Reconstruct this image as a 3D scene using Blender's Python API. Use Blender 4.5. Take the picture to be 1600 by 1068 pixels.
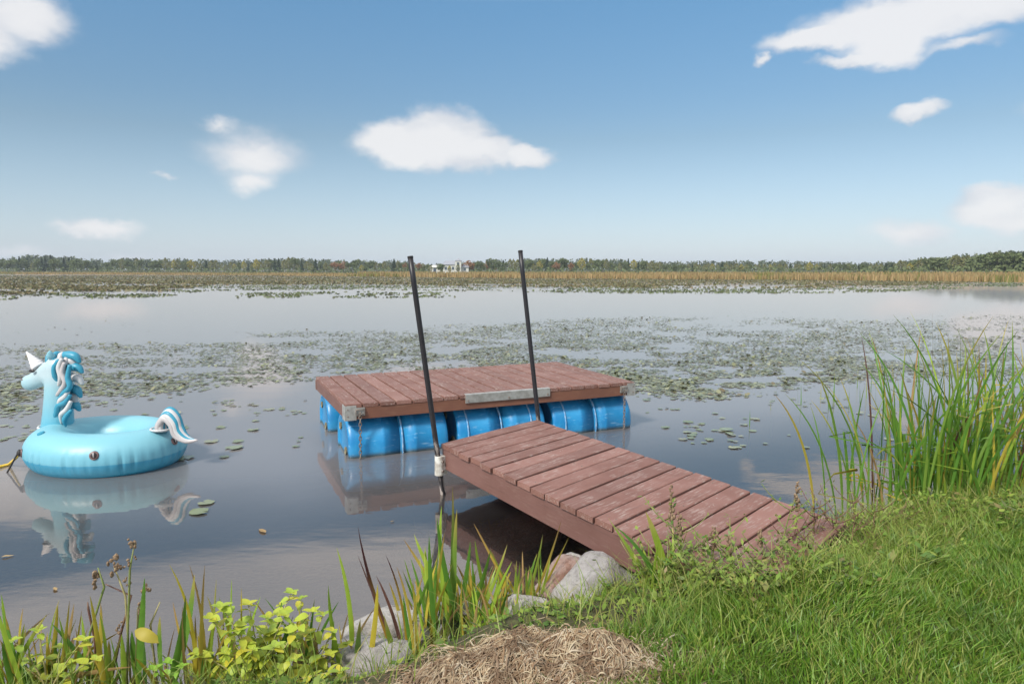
import bpy, bmesh, math, random
import numpy as np
from mathutils import Vector, Matrix, noise as mnoise

for o in list(bpy.data.objects): bpy.data.objects.remove(o)
SC = bpy.context.scene
COL = SC.collection
R = math.radians
random.seed(7)
RNG = np.random.default_rng(7)

# ------------------------------------------------------------------ camera
H = 1.65; F = 1067.0; PITCH = math.atan((534 - 421) / F)
cd = bpy.data.cameras.new('camera'); cam = bpy.data.objects.new('camera', cd); COL.objects.link(cam)
cam.location = (0, 0, H); cam.rotation_euler = (math.pi / 2 - PITCH, 0, 0)
cd.sensor_width = 36; cd.lens = 36 * F / 1600; cd.clip_start = .05; cd.clip_end = 6000
SC.camera = cam
SC.view_settings.view_transform = 'Standard'; SC.view_settings.look = 'None'
SC.view_settings.exposure = 0.22; SC.view_settings.gamma = 1

# ------------------------------------------------------------------ pixel helpers (1600 x 1068 photo pixels -> directions)
CP, SP = math.cos(PITCH), math.sin(PITCH)
def ray(x, y):
    u = -(y - 534); r = x - 800
    return np.array([r, F * CP + u * SP, -F * SP + u * CP])
def at(x, y, z=0.0):
    d = ray(x, y); t = (z - H) / d[2]; return np.array([0, 0, H]) + d * t
def atv(x, y, z=0.0):
    u = -(y - 534); d = np.stack([x - 800, F * CP + u * SP, -F * SP + u * CP], 1); t = (z - H) / d[:, 2]
    return np.array([0, 0, H]) + d * t[:, None]
def atY(x, y, Y):
    d = ray(x, y); return np.array([0, 0, H]) + d * (Y / d[1])
def on_plane(x, y, p, n):
    d = ray(x, y); p = np.array(p, float); n = np.array(n, float); c = np.array([0, 0, H])
    return c + d * (((p - c) @ n) / (d @ n))
def azel(x, y):
    d = ray(x, y); return math.atan2(d[0], d[1]), math.atan2(d[2], math.hypot(d[0], d[1]))
def projv(P):
    X = P[:, 0]; a = P[:, 1]; b = P[:, 2] - H
    Fw = a * CP - b * SP; U = a * SP + b * CP
    return 800 + F * X / Fw, 534 - F * U / Fw

# ------------------------------------------------------------------ node helpers
class NT:
    def __init__(s, tree): s.t = tree; s.n = tree.nodes; s.l = tree.links
    def new(s, typ, **kw):
        nd = s.n.new(typ)
        for k, v in kw.items():
            if k.startswith('_'): setattr(nd, k[1:], v)
            else:
                key = int(k[1:]) if k[0] == 'i' and k[1:].isdigit() else k
                s.put(nd.inputs[key], v)
        return nd
    def put(s, inp, v):
        if hasattr(v, 'default_value') and hasattr(v, 'is_output'): s.l.new(v, inp)
        elif isinstance(v, (tuple, list)) and len(v) == 3 and len(inp.default_value) == 4: inp.default_value = (*v, 1)
        else: inp.default_value = v
    def math(s, op, a, b=None, c=None, clamp=False):
        nd = s.n.new('ShaderNodeMath'); nd.operation = op; nd.use_clamp = clamp
        for i, v in enumerate((a, b, c)):
            if v is not None: s.put(nd.inputs[i], v)
        return nd.outputs[0]
    def vmath(s, op, a, b=None):
        nd = s.n.new('ShaderNodeVectorMath'); nd.operation = op
        s.put(nd.inputs[0], a)
        if b is not None: s.put(nd.inputs[1], b)
        return nd.outputs['Value'] if op in ('LENGTH', 'DOT_PRODUCT') else nd.outputs[0]
    def mix(s, f, a, b):
        nd = s.n.new('ShaderNodeMix'); nd.data_type = 'RGBA'
        s.put(nd.inputs[0], f); s.put(nd.inputs[6], a); s.put(nd.inputs[7], b); return nd.outputs[2]
    def ramp(s, f, stops):
        nd = s.n.new('ShaderNodeValToRGB'); e = nd.color_ramp.elements
        while len(e) < len(stops): e.new(.5)
        for el, (p, c) in zip(e, stops):
            el.position = p; el.color = (*c, 1) if isinstance(c, tuple) else (c, c, c, 1)
        s.put(nd.inputs[0], f); return nd.outputs[0]
    def sstep(s, v, a, b):
        nd = s.n.new('ShaderNodeMapRange'); nd.interpolation_type = 'SMOOTHSTEP'
        s.put(nd.inputs[0], v); nd.inputs[1].default_value = a; nd.inputs[2].default_value = b
        return nd.outputs[0]
    def noise(s, vec=None, scale=5.0, detail=3.0, rough=.5, dist=0.0):
        nd = s.n.new('ShaderNodeTexNoise'); nd.inputs['Scale'].default_value = scale
        nd.inputs['Detail'].default_value = detail; nd.inputs['Roughness'].default_value = rough
        nd.inputs['Distortion'].default_value = dist
        if vec is not None: s.l.new(vec, nd.inputs['Vector'])
        return nd.outputs[0]
    def voro(s, vec, scale):
        nd = s.n.new('ShaderNodeTexVoronoi'); nd.inputs['Scale'].default_value = scale
        s.l.new(vec, nd.inputs['Vector']); return nd.outputs['Distance']
    def mapping(s, vec, scale=(1, 1, 1), loc=(0, 0, 0)):
        nd = s.n.new('ShaderNodeMapping'); nd.inputs['Scale'].default_value = scale
        s.put(nd.inputs['Location'], loc); s.l.new(vec, nd.inputs['Vector']); return nd.outputs[0]

MATS = {}
def material(name):
    m = bpy.data.materials.new(name); m.use_nodes = True
    nt = NT(m.node_tree); b = nt.n['Principled BSDF']; MATS[name] = m
    return m, nt, b
def objcoord(nt): return nt.n.new('ShaderNodeTexCoord').outputs['Object']
def bump(nt, b, h, strength=.3, dist=.01):
    nd = nt.n.new('ShaderNodeBump'); nd.inputs['Strength'].default_value = strength; nd.inputs['Distance'].default_value = dist
    nt.l.new(h, nd.inputs['Height']); nt.l.new(nd.outputs[0], b.inputs['Normal'])

# ------------------------------------------------------------------ world sky (direction based)
SUN_EL, SUN_AZ = R(44), R(218)       # azimuth measured from +Y towards +X: behind the camera, to its left
w = bpy.data.worlds.new('World'); SC.world = w; w.use_nodes = True
nt = NT(w.node_tree); bg = nt.n['Background']
sky = nt.n.new('ShaderNodeTexSky'); sky.sky_type = 'NISHITA'; sky.sun_disc = False
sky.sun_elevation = SUN_EL; sky.sun_rotation = SUN_AZ
sky.air_density = 1.0; sky.dust_density = 0.6; sky.ozone_density = 2.0; sky.altitude = 100
gen = nt.n.new('ShaderNodeTexCoord').outputs['Generated']
sep = nt.n.new('ShaderNodeSeparateXYZ'); nt.l.new(gen, sep.inputs[0])
X_, Y_, Z_ = sep.outputs
AZ = nt.math('ARCTAN2', X_, Y_); EL = nt.math('ARCSINE', Z_)
cmb = nt.n.new('ShaderNodeCombineXYZ'); nt.l.new(AZ, cmb.inputs[0]); nt.l.new(EL, cmb.inputs[1]); AE = cmb.outputs[0]
wob = nt.n.new('ShaderNodeTexNoise'); nt.l.new(nt.mapping(AE, (1, 1.6, 1)), wob.inputs['Vector'])
wob.inputs['Scale'].default_value = 9; wob.inputs['Detail'].default_value = 5; wob.inputs['Roughness'].default_value = .55
off = nt.vmath('MULTIPLY', nt.vmath('SUBTRACT', wob.outputs['Color'], (.5, .5, .5)), (.07, .05, 0))
wob2 = nt.n.new('ShaderNodeTexNoise'); nt.l.new(nt.mapping(AE, (1, 1.4, 1)), wob2.inputs['Vector'])
wob2.inputs['Scale'].default_value = 38; wob2.inputs['Detail'].default_value = 6; wob2.inputs['Roughness'].default_value = .6
AEw = nt.vmath('ADD', nt.vmath('ADD', AE, off), nt.vmath('MULTIPLY', nt.vmath('SUBTRACT', wob2.outputs['Color'], (.5, .5, .5)), (.022, .016, 0)))
# lobes: centre px, half sizes in px, weight
CLOUDS = [(640, 222, 95, 42, 1.15), (700, 215, 75, 52, 1.2), (740, 238, 80, 34, 1.1), (815, 245, 52, 20, 1.0), (600, 222, 55, 24, 1),
          (398, 240, 88, 42, .66), (395, 280, 50, 22, .55), (340, 197, 40, 14, .42),
          (1420, 28, 150, 48, 1.15), (1530, 12, 120, 38, 1.1), (1290, 60, 95, 22, .95), (1390, 72, 70, 36, 1.0), (1335, 95, 60, 14, .8),
          (1500, 76, 55, 12, .5), (1440, 178, 40, 18, .9), (1190, 88, 18, 9, .6),
          (1575, 322, 80, 40, 1.1), (1640, 330, 90, 45, 1.1), (1430, 366, 75, 24, .6), (155, 355, 70, 18, .7), (30, 22, 80, 40, .8), (-60, 40, 90, 50, .9),
          (250, 278, 22, 7, .35), (30, 392, 60, 14, .4), (210, 394, 50, 10, .35), (1800, 140, 160, 40, 1), (-300, 250, 200, 45, 1)]
fld = None
for (px, py, rx, ry, wt) in CLOUDS:
    a, e = azel(px, py); dd = F * math.sqrt(1 + ((px - 800) / F) ** 2)
    ra = rx / dd * 1.14; re = ry / dd * 1.10
    v = nt.vmath('MULTIPLY', nt.vmath('SUBTRACT', AEw, (a, e, 0)), (1 / ra, 1 / re, 0))
    d = nt.math('MULTIPLY', nt.math('SUBTRACT', 1.0, nt.vmath('LENGTH', v)), wt)
    if fld is None: fld = d
    else:
        nd = nt.n.new('ShaderNodeMath'); nd.operation = 'SMOOTH_MAX'
        nt.put(nd.inputs[0], fld); nt.put(nd.inputs[1], d); nd.inputs[2].default_value = .12; fld = nd.outputs[0]
cm = nt.sstep(fld, .0, .50)
shade = nt.noise(nt.mapping(AEw, (1, 2.2, 1)), 7, 4, .5)
ccol = nt.mix(nt.sstep(nt.math('ADD', shade, nt.math('MULTIPLY', fld, .35)), .38, .8), (.55, .58, .64), (.80, .79, .79))
# thin streaky high cloud that thickens overhead (the grey streaks the lake mirrors)
zz = nt.math('MAXIMUM', Z_, .06)
pl = nt.n.new('ShaderNodeCombineXYZ'); nt.l.new(nt.math('DIVIDE', X_, zz), pl.inputs[0]); nt.l.new(nt.math('DIVIDE', Y_, zz), pl.inputs[1])
streak = nt.noise(nt.mapping(pl.outputs[0], (.35, 1.3, 1)), 1.1, 5, .55, .6)
veil = nt.math('MULTIPLY', nt.sstep(EL, .354, .398), nt.math('ADD', .55, nt.math('MULTIPLY', nt.sstep(streak, .35, .7), .40)))
SKY_K = .115
skyc = nt.vmath('SCALE', sky.outputs[0]); skyc.node.inputs['Scale'].default_value = SKY_K
hz = nt.math('MULTIPLY', nt.sstep(EL, .24, -.03), .55)
skyc = nt.mix(hz, skyc, (.60, .70, .77))
grade = nt.ramp(nt.math('DIVIDE', EL, .36), [(0, (.88, .89, 1.0)), (.5, (.76, .82, .80)), (1, (.76, 1.05, 1.08))])
skyc = nt.vmath('MULTIPLY', skyc, grade)
c1 = nt.mix(veil, skyc, (1.02, 1.01, 1.02))
c2 = nt.mix(nt.math('MULTIPLY', cm, .88), c1, ccol)
nt.l.new(c2, bg.inputs[0]); bg.inputs[1].default_value = 1.0

sd = bpy.data.lights.new('sun', 'SUN'); sun = bpy.data.objects.new('sun', sd); COL.objects.link(sun)
sd.energy = 3.7; sd.angle = R(10); sd.color = (1, .95, .88)
sv = Vector((math.sin(SUN_AZ) * math.cos(SUN_EL), math.cos(SUN_AZ) * math.cos(SUN_EL), math.sin(SUN_EL)))
sun.rotation_euler = (-sv).to_track_quat('-Z', 'Y').to_euler(); sun.location = (0, 0, 30)

# ------------------------------------------------------------------ object helpers
def tag(o, label=None, cat=None, group=None, kind=None):
    for k, v in (('label', label), ('category', cat), ('group', group), ('kind', kind)):
        if v: o[k] = v
    return o
def empty(name, loc=(0, 0, 0), rz=0.0, label=None, cat=None, group=None):
    o = bpy.data.objects.new(name, None); COL.objects.link(o); o.location = loc; o.rotation_euler = (0, 0, rz)
    o.empty_display_size = .05
    return tag(o, label, cat, group)
def link(name, me, mat=None, parent=None, loc=None, rot=None):
    o = bpy.data.objects.new(name, me); COL.objects.link(o)
    if mat and not me.materials: me.materials.append(MATS[mat])
    if parent: o.parent = parent
    if loc is not None: o.location = loc
    if rot is not None: o.rotation_euler = rot
    return o
def arrays(name, V, Fc, smooth=True, attr=None):
    V = np.asarray(V, np.float32); Fc = np.asarray(Fc, np.int32)
    me = bpy.data.meshes.new(name); M, k = Fc.shape
    me.vertices.add(len(V)); me.vertices.foreach_set('co', V.ravel())
    me.loops.add(M * k); me.loops.foreach_set('vertex_index', Fc.ravel())
    me.polygons.add(M); me.polygons.foreach_set('loop_start', np.arange(M, dtype=np.int32) * k)
    me.polygons.foreach_set('use_smooth', np.full(M, smooth))
    if attr is not None:
        a = me.attributes.new('t', 'FLOAT', 'POINT'); a.data.foreach_set('value', np.asarray(attr, np.float32))
    me.update(calc_edges=True); return me
class MB:
    def __init__(s): s.v = []; s.f = []
    def add(s, vs, fs):
        n = len(s.v); s.v += [tuple(map(float, p)) for p in vs]; s.f += [tuple(n + i for i in q) for q in fs]; return s
    def box(s, x0, x1, y0, y1, z0, z1):
        return s.add([(x, y, z) for z in (z0, z1) for x, y in ((x0, y0), (x1, y0), (x1, y1), (x0, y1))],
                     [(0, 3, 2, 1), (4, 5, 6, 7), (0, 1, 5, 4), (1, 2, 6, 5), (2, 3, 7, 6), (3, 0, 4, 7)])
    def tube(s, pts, rad, n=8, cap=True, flat=None):
        pts = [Vector(p) for p in pts]; rad = rad if hasattr(rad, '__len__') else [rad] * len(pts)
        up = Vector((0, 0, 1)); vs = []; fs = []; prev = None
        for i, p in enumerate(pts):
            t = (pts[min(i + 1, len(pts) - 1)] - pts[max(i - 1, 0)]).normalized()
            if prev is None:
                a = t.cross(up); a = a if a.length > .1 else t.cross(Vector((0, 1, 0)))
            else: a = prev - t * prev.dot(t)
            a.normalize(); prev = a; b = t.cross(a)
            for k in range(n):
                q = 2 * math.pi * k / n
                vs.append(p + a * math.cos(q) * rad[i] + b * math.sin(q) * rad[i] * (flat or 1))
        for i in range(len(pts) - 1):
            for k in range(n):
                fs.append((i * n + k, i * n + (k + 1) % n, (i + 1) * n + (k + 1) % n, (i + 1) * n + k))
        if cap: fs += [tuple(range(n))[::-1], tuple(range((len(pts) - 1) * n, len(pts) * n))]
        return s.add(vs, fs)
    def mesh(s, name, smooth=False, bevel=0):
        me = bpy.data.meshes.new(name); me.from_pydata(s.v, [], s.f)
        bm = bmesh.new(); bm.from_mesh(me)
        bmesh.ops.recalc_face_normals(bm, faces=bm.faces)
        if bevel: bmesh.ops.bevel(bm, geom=list(bm.edges), offset=bevel, segments=1, affect='EDGES')
        for f in bm.faces: f.smooth = smooth
        bm.to_mesh(me); bm.free(); return me
def bez(p0, p1, p2, n):
    p0, p1, p2 = (np.array(p, float) for p in (p0, p1, p2))
    t = np.linspace(0, 1, n)[:, None]
    return (1 - t) ** 2 * p0 + 2 * t * (1 - t) * p1 + t * t * p2
def remeshed(mb_or_me, vox, smooth_it=4):
    me = mb_or_me.mesh('tmp') if isinstance(mb_or_me, MB) else mb_or_me
    o = bpy.data.objects.new('tmp', me); COL.objects.link(o)
    m = o.modifiers.new('r', 'REMESH'); m.mode = 'VOXEL'; m.voxel_size = vox
    if smooth_it: s = o.modifiers.new('s', 'SMOOTH'); s.iterations = smooth_it; s.factor = .5
    dg = bpy.context.evaluated_depsgraph_get(); out = bpy.data.meshes.new_from_object(o.evaluated_get(dg))
    bpy.data.objects.remove(o)
    for p in out.polygons: p.use_smooth = True
    return out
def vnoise(x, y, seed=0):
    x = np.asarray(x, float); y = np.asarray(y, float)
    xi = np.floor(x).astype(int); yi = np.floor(y).astype(int); fx = x - xi; fy = y - yi
    def hsh(a, b):
        n = (a * 374761393 + b * 668265263 + seed * 1442695041) & 0x7fffffff
        n = ((n ^ (n >> 13)) * 1274126177) & 0x7fffffff
        return (n ^ (n >> 16)) % 65536 / 65535.
    fx = fx * fx * (3 - 2 * fx); fy = fy * fy * (3 - 2 * fy)
    return (hsh(xi, yi) * (1 - fx) + hsh(xi + 1, yi) * fx) * (1 - fy) + (hsh(xi, yi + 1) * (1 - fx) + hsh(xi + 1, yi + 1) * fx) * fy
def fbm(x, y, seed=0): return .55 * vnoise(x, y, seed) + .3 * vnoise(2.1 * x, 2.1 * y, seed + 5) + .15 * vnoise(4.3 * x, 4.3 * y, seed + 9)

# ------------------------------------------------------------------ materials
def wood_mat(name, a, b, wear, wear_amt, spots=True):
    m, nt, bs = material(name); oc = objcoord(nt)
    rnd = nt.n.new('ShaderNodeObjectInfo').outputs['Random']
    sh = nt.n.new('ShaderNodeCombineXYZ'); nt.l.new(nt.math('MULTIPLY', rnd, 37.), sh.inputs[0]); nt.l.new(nt.math('MULTIPLY', rnd, 91.), sh.inputs[1])
    v = nt.vmath('ADD', oc, sh.outputs[0])
    grain = nt.noise(nt.mapping(v, (2.5, 45, 45)), 1.0, 5, .6)
    blot = nt.noise(v, 3.0, 4, .6)
    c = nt.mix(nt.sstep(blot, .3, .7), a, b)
    c = nt.mix(nt.math('MULTIPLY', nt.sstep(rnd, .45, 1.0), .42), c, tuple(x * .60 for x in a))
    c = nt.mix(nt.math('MULTIPLY', nt.sstep(rnd, .4, .0), .32), c, tuple(min(1, x * 1.35 + .03) for x in a))
    c = nt.mix(nt.math('MULTIPLY', nt.sstep(grain, .55, .75), .35), c, tuple(x * .45 for x in a))
    wv = nt.noise(nt.mapping(v, (9, 70, 70)), 1.0, 8, .75); wp_ = nt.noise(v, 5.5, 4, .65)
    c = nt.mix(nt.math('MULTIPLY', nt.math('MULTIPLY', nt.sstep(wv, .49, .62), nt.sstep(wp_, .40, .60)), wear_amt), c, wear)
    if spots:
        sp = nt.voro(nt.vmath('ADD', v, nt.vmath('SCALE', v)), 9.0)
        big = nt.sstep(nt.noise(v, 1.7, 1, .5), .5, .62)
        c = nt.mix(nt.math('MULTIPLY', nt.sstep(sp, .085, .05), nt.math('MULTIPLY', big, .75)), c, (.55, .53, .50))
    nt.l.new(c, bs.inputs['Base Color'])
    nt.l.new(nt.math('ADD', .5, nt.math('MULTIPLY', blot, .25)), bs.inputs['Roughness'])
    bump(nt, bs, nt.math('ADD', grain, nt.math('MULTIPLY', wv, .6)), .35, .004)
wood_mat('deck_wood', (.225, .108, .082), (.17, .076, .055), (.44, .36, .32), .55)
wood_mat('ramp_wood', (.235, .112, .085), (.175, .078, .057), (.46, .38, .34), .52)
wood_mat('fascia_wood', (.155, .060, .032), (.115, .042, .024), (.26, .14, .085), .4, False)
wood_mat('beam_wood', (.185, .092, .076), (.15, .070, .055), (.24, .15, .12), .35, False)
wood_mat('frame_wood', (.08, .05, .035), (.05, .033, .025), (.1, .07, .05), .3, False)

def simple(name, col, rough=.5, metal=0., var=None, scale=8., spec=None, bumpy=0.):
    m, nt, b = material(name); oc = objcoord(nt); n = nt.noise(oc, scale, 5, .6)
    if var: nt.l.new(nt.mix(nt.sstep(n, .35, .68), col, var), b.inputs['Base Color'])
    else: b.inputs['Base Color'].default_value = (*col, 1)
    b.inputs['Roughness'].default_value = rough; b.inputs['Metallic'].default_value = metal
    if spec is not None: b.inputs['Specular IOR Level'].default_value = spec
    if bumpy: bump(nt, b, n, bumpy, .01)
simple('galvanised', (.52, .52, .49), .42, .55, (.36, .35, .32), 14, bumpy=.1)
simple('rusty_steel', (.16, .12, .09), .7, .3, (.25, .22, .2), 40)
simple('white_bracket', (.62, .62, .58), .6, 0, (.36, .33, .28), 22, bumpy=.2)
simple('white_scuff', (.40, .52, .60), .55, 0, (.03, .25, .55), 13)
simple('black_cord', (.02, .018, .018), .6)
simple('yellow_rope', (.65, .45, .05), .6)
simple('bung', (.10, .075, .045), .5, 0, (.4, .36, .2), 30)
simple('grommet_dark', (.03, .022, .022), .35, 0)
simple('grommet_ring', (.22, .13, .12), .35, 0, (.1, .06, .06), 30)
simple('house_wall', (.58, .57, .51), .7); simple('house_roof', (.28, .29, .32), .8); simple('house_window', (.08, .1, .12), .2)
simple('bark', (.13, .11, .09), .9); simple('birch_bark', (.45, .43, .40), .8)
simple('stem_green', (.16, .22, .05), .6, 0, (.25, .24, .08), 20)
simple('stem_straw', (.42, .36, .16), .7, 0, (.3, .26, .1), 20)
simple('stem_red', (.13, .055, .045), .6, 0, (.18, .10, .05), 20)
simple('seed_brown', (.17, .105, .06), .9, 0, (.30, .21, .13), 60, bumpy=.5)

m, nt, b = material('pole_paint'); oc = objcoord(nt)
n = nt.noise(nt.mapping(oc, (40, 40, 7)), 1, 5, .65); z = nt.n.new('ShaderNodeSeparateXYZ'); nt.l.new(oc, z.inputs[0])
wearm = nt.math('MULTIPLY', nt.sstep(n, .53, .6), nt.sstep(z.outputs[2], .62, .3))
nt.l.new(nt.mix(wearm, (.018, .016, .019), (.34, .30, .27)), b.inputs['Base Color']); b.inputs['Roughness'].default_value = .42
bump(nt, b, n, .15, .003)

m, nt, b = material('barrel_blue'); oc = objcoord(nt)
n = nt.noise(oc, 6, 5, .6); s1 = nt.noise(nt.mapping(oc, (6, 40, 40)), 1, 6, .7)
c = nt.mix(nt.sstep(n, .3, .7), (.008, .185, .43), (.022, .26, .52))
c = nt.mix(nt.math('MULTIPLY', nt.sstep(s1, .56, .70), .6), c, (.30, .52, .68))
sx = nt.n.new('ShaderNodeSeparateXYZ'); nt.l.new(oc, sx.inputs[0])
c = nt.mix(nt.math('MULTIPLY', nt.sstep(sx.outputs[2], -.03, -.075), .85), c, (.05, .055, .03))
nt.l.new(c, b.inputs['Base Color']); b.inputs['Roughness'].default_value = .38; bump(nt, b, n, .08, .01)

def vinyl(name, top, low=None):
    m, nt, b = material(name); oc = objcoord(nt); n = nt.noise(oc, 9, 4, .5)
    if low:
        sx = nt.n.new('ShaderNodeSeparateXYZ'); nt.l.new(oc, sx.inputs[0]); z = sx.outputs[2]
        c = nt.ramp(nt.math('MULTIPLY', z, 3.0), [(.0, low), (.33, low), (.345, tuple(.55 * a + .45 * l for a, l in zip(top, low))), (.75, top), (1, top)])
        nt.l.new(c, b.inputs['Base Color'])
    else: b.inputs['Base Color'].default_value = (*top, 1)
    b.inputs['Roughness'].default_value = .42; b.inputs['Subsurface Weight'].default_value = .0
    bump(nt, b, n, .12, .02)
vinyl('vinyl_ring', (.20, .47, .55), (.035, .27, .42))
vinyl('vinyl_pale', (.22, .48, .57)); vinyl('vinyl_white', (.54, .54, .54)); vinyl('vinyl_teal', (.035, .27, .39))
vinyl('vinyl_grey', (.46, .43, .43)); vinyl('vinyl_horn', (.72, .70, .70))
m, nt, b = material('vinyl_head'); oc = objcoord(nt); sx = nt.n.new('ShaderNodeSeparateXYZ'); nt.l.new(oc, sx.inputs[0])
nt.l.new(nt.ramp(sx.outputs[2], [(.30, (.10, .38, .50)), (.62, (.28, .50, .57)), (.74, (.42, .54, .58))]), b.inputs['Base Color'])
b.inputs['Roughness'].default_value = .32; bump(nt, b, nt.noise(oc, 12, 3, .5), .1, .02)

def leafy(name, stops, island=False, trans=.25, rough=.5, tip=None, tipstart=.8):
    """stops: colours chosen at random for each leaf; tip: colour that dries in from the point of the blade"""
    m, nt, b = material(name)
    rnd = nt.n.new('ShaderNodeNewGeometry').outputs['Random Per Island'] if island else nt.n.new('ShaderNodeObjectInfo').outputs['Random']
    c = nt.ramp(rnd, [(i / max(1, len(stops) - 1), s) for i, s in enumerate(stops)])
    n = nt.noise(objcoord(nt), 14, 3, .6)
    c = nt.mix(nt.math('MULTIPLY', nt.sstep(n, .45, .75), .3), c, tuple(x * .55 for x in stops[0]))
    if tip:
        at_ = nt.n.new('ShaderNodeAttribute'); at_.attribute_name = 't'
        tt = nt.math('ADD', at_.outputs['Fac'], nt.math('MULTIPLY', nt.math('SUBTRACT', rnd, .5), .5))
        c = nt.mix(nt.sstep(tt, tipstart - .2, tipstart + .15), c, tip)
    nt.l.new(c, b.inputs['Base Color']); b.inputs['Roughness'].default_value = rough
    tr = nt.n.new('ShaderNodeBsdfTranslucent'); nt.l.new(c, tr.inputs[0])
    mx = nt.n.new('ShaderNodeMixShader'); mx.inputs[0].default_value = trans
    nt.l.new(b.outputs[0], mx.inputs[1]); nt.l.new(tr.outputs[0], mx.inputs[2])
    nt.l.new(mx.outputs[0], nt.n['Material Output'].inputs[0])
leafy('blade_green', [(.075, .19, .020), (.13, .27, .03), (.10, .22, .025), (.20, .31, .045)], tip=(.34, .28, .06), tipstart=.98)
leafy('blade_lime', [(.24, .38, .03), (.33, .45, .05), (.28, .38, .04)], tip=(.5, .42, .12), tipstart=1.0)
leafy('blade_yellow', [(.52, .42, .04), (.42, .34, .05), (.50, .36, .06)], tip=(.36, .22, .07), tipstart=.9)
leafy('blade_red', [(.46, .30, .03), (.38, .18, .03)], tip=(.085, .02, .018), tipstart=.55)
leafy('blade_dark_red', [(.10, .045, .035), (.14, .06, .04)])
leafy('blade_dry', [(.42, .28, .11), (.32, .20, .08), (.50, .36, .17)])
leafy('shrub_leaf', [(.50, .53, .05), (.42, .52, .06), (.30, .43, .06), (.62, .54, .05)], trans=.3)
leafy('bright_leaf', [(.22, .42, .035), (.30, .48, .05)], trans=.3)
leafy('lawn_blade', [(.075, .18, .014), (.12, .24, .018), (.19, .32, .03), (.05, .125, .012), (.33, .35, .08), (.10, .22, .016)], island=True)
_nt = NT(MATS['lawn_blade'].node_tree); _b = _nt.n['Principled BSDF']; _c = _b.inputs['Base Color'].links[0].from_socket; _o = objcoord(_nt)
_c = _nt.mix(_nt.math('MULTIPLY', _nt.sstep(_nt.noise(_o, 3.2, 4, .6), .50, .68), .55), _c, (.055, .125, .02))
_c = _nt.mix(_nt.math('MULTIPLY', _nt.sstep(_nt.noise(_o, 7.5, 3, .6), .58, .70), .5), _c, (.27, .28, .07)); _nt.l.new(_c, _b.inputs['Base Color'])
leafy('weed_leaf', [(.07, .15, .022), (.13, .24, .03), (.22, .33, .045), (.32, .38, .06), (.08, .17, .03), (.26, .19, .08), (.16, .28, .035)], island=True)
leafy('weed_olive', [(.17, .27, .035), (.26, .33, .05), (.12, .22, .03), (.34, .30, .09), (.20, .30, .04)], island=True)
leafy('pad_near', [(.22, .25, .14), (.18, .21, .10), (.30, .31, .19), (.24, .24, .16)], rough=.22, trans=.05)
leafy('pad_mid', [(.05, .06, .028), (.20, .23, .12), (.07, .075, .035), (.28, .29, .17), (.13, .10, .05), (.22, .25, .13), (.30, .31, .20)], island=True, rough=.28, trans=.05)
leafy('pad_far', [(.14, .125, .055), (.10, .115, .04), (.17, .125, .06), (.075, .09, .035), (.20, .16, .075)], island=True, rough=.6, trans=.05)
leafy('pad_far_green', [(.075, .11, .035), (.11, .14, .045), (.06, .08, .03), (.14, .14, .06)], island=True, rough=.5, trans=.05)
leafy('reed_far', [(.40, .27, .12), (.32, .22, .09), (.44, .31, .15), (.36, .28, .12), (.26, .22, .08)], island=True, rough=.8)
leafy('reed_far_green', [(.20, .20, .05), (.16, .17, .04), (.30, .25, .07)], island=True, rough=.8)
leafy('crown_spruce', [(0.046, 0.080, 0.041), (0.065, 0.102, 0.046), (0.043, 0.072, 0.043)], island=True, rough=.8)
leafy('crown_green', [(0.123, 0.160, 0.058), (0.160, 0.189, 0.072), (0.102, 0.138, 0.051)], island=True, rough=.8)
leafy('crown_olive', [(0.217, 0.225, 0.080), (0.275, 0.254, 0.087), (0.174, 0.189, 0.072)], island=True, rough=.8)
leafy('crown_yellow', [(0.522, 0.420, 0.072), (0.406, 0.362, 0.072), (0.319, 0.304, 0.072)], island=True, rough=.8)
leafy('crown_rust', [(0.377, 0.160, 0.072), (0.290, 0.145, 0.072), (0.290, 0.203, 0.087)], island=True, rough=.8)
leafy('crown_distant', [(0.099, 0.135, 0.090), (0.126, 0.153, 0.090), (0.153, 0.162, 0.090)], island=True, rough=.9)
leafy('straw', [(.40, .31, .19), (.52, .43, .29), (.30, .19, .10), (.20, .12, .07), (.58, .50, .37)], island=True, trans=.1, rough=.8)
_m = MATS['straw'].node_tree; _nt = NT(_m); _b = _nt.n['Principled BSDF']; _c = _b.inputs['Base Color'].links[0].from_socket
_p = _nt.noise(objcoord(_nt), 11, 4, .6); _nt.l.new(_nt.mix(_nt.math('MULTIPLY', _nt.sstep(_p, .46, .60), .75), _c, (.13, .075, .04)), _b.inputs['Base Color'])

def rock_mat(name, a, b_, c_):
    m, nt, b = material(name); oc = objcoord(nt)
    n = nt.noise(oc, 5, 6, .65); n2 = nt.noise(oc, 38, 5, .7)
    c = nt.mix(nt.sstep(n, .38, .62), a, b_); c = nt.mix(nt.math('MULTIPLY', nt.sstep(n2, .5, .72), .5), c, c_)
    cr = nt.noise(nt.mapping(oc, (6, 6, 22)), 1.0, 6, .7, 1.5); c = nt.mix(nt.math('MULTIPLY', nt.sstep(cr, .56, .66), .6), c, c_)
    nt.l.new(c, b.inputs['Base Color']); b.inputs['Roughness'].default_value = .85
    bump(nt, b, nt.math('ADD', n, nt.math('ADD', nt.math('MULTIPLY', n2, .6), nt.math('MULTIPLY', cr, .5))), .9, .03)
rock_mat('rock_pale', (.38, .36, .345), (.27, .25, .24), (.12, .11, .10))
rock_mat('rock_red', (.36, .28, .25), (.24, .13, .095), (.12, .07, .05))
rock_mat('rock_white', (.42, .40, .375), (.30, .275, .25), (.13, .12, .10))

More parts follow.
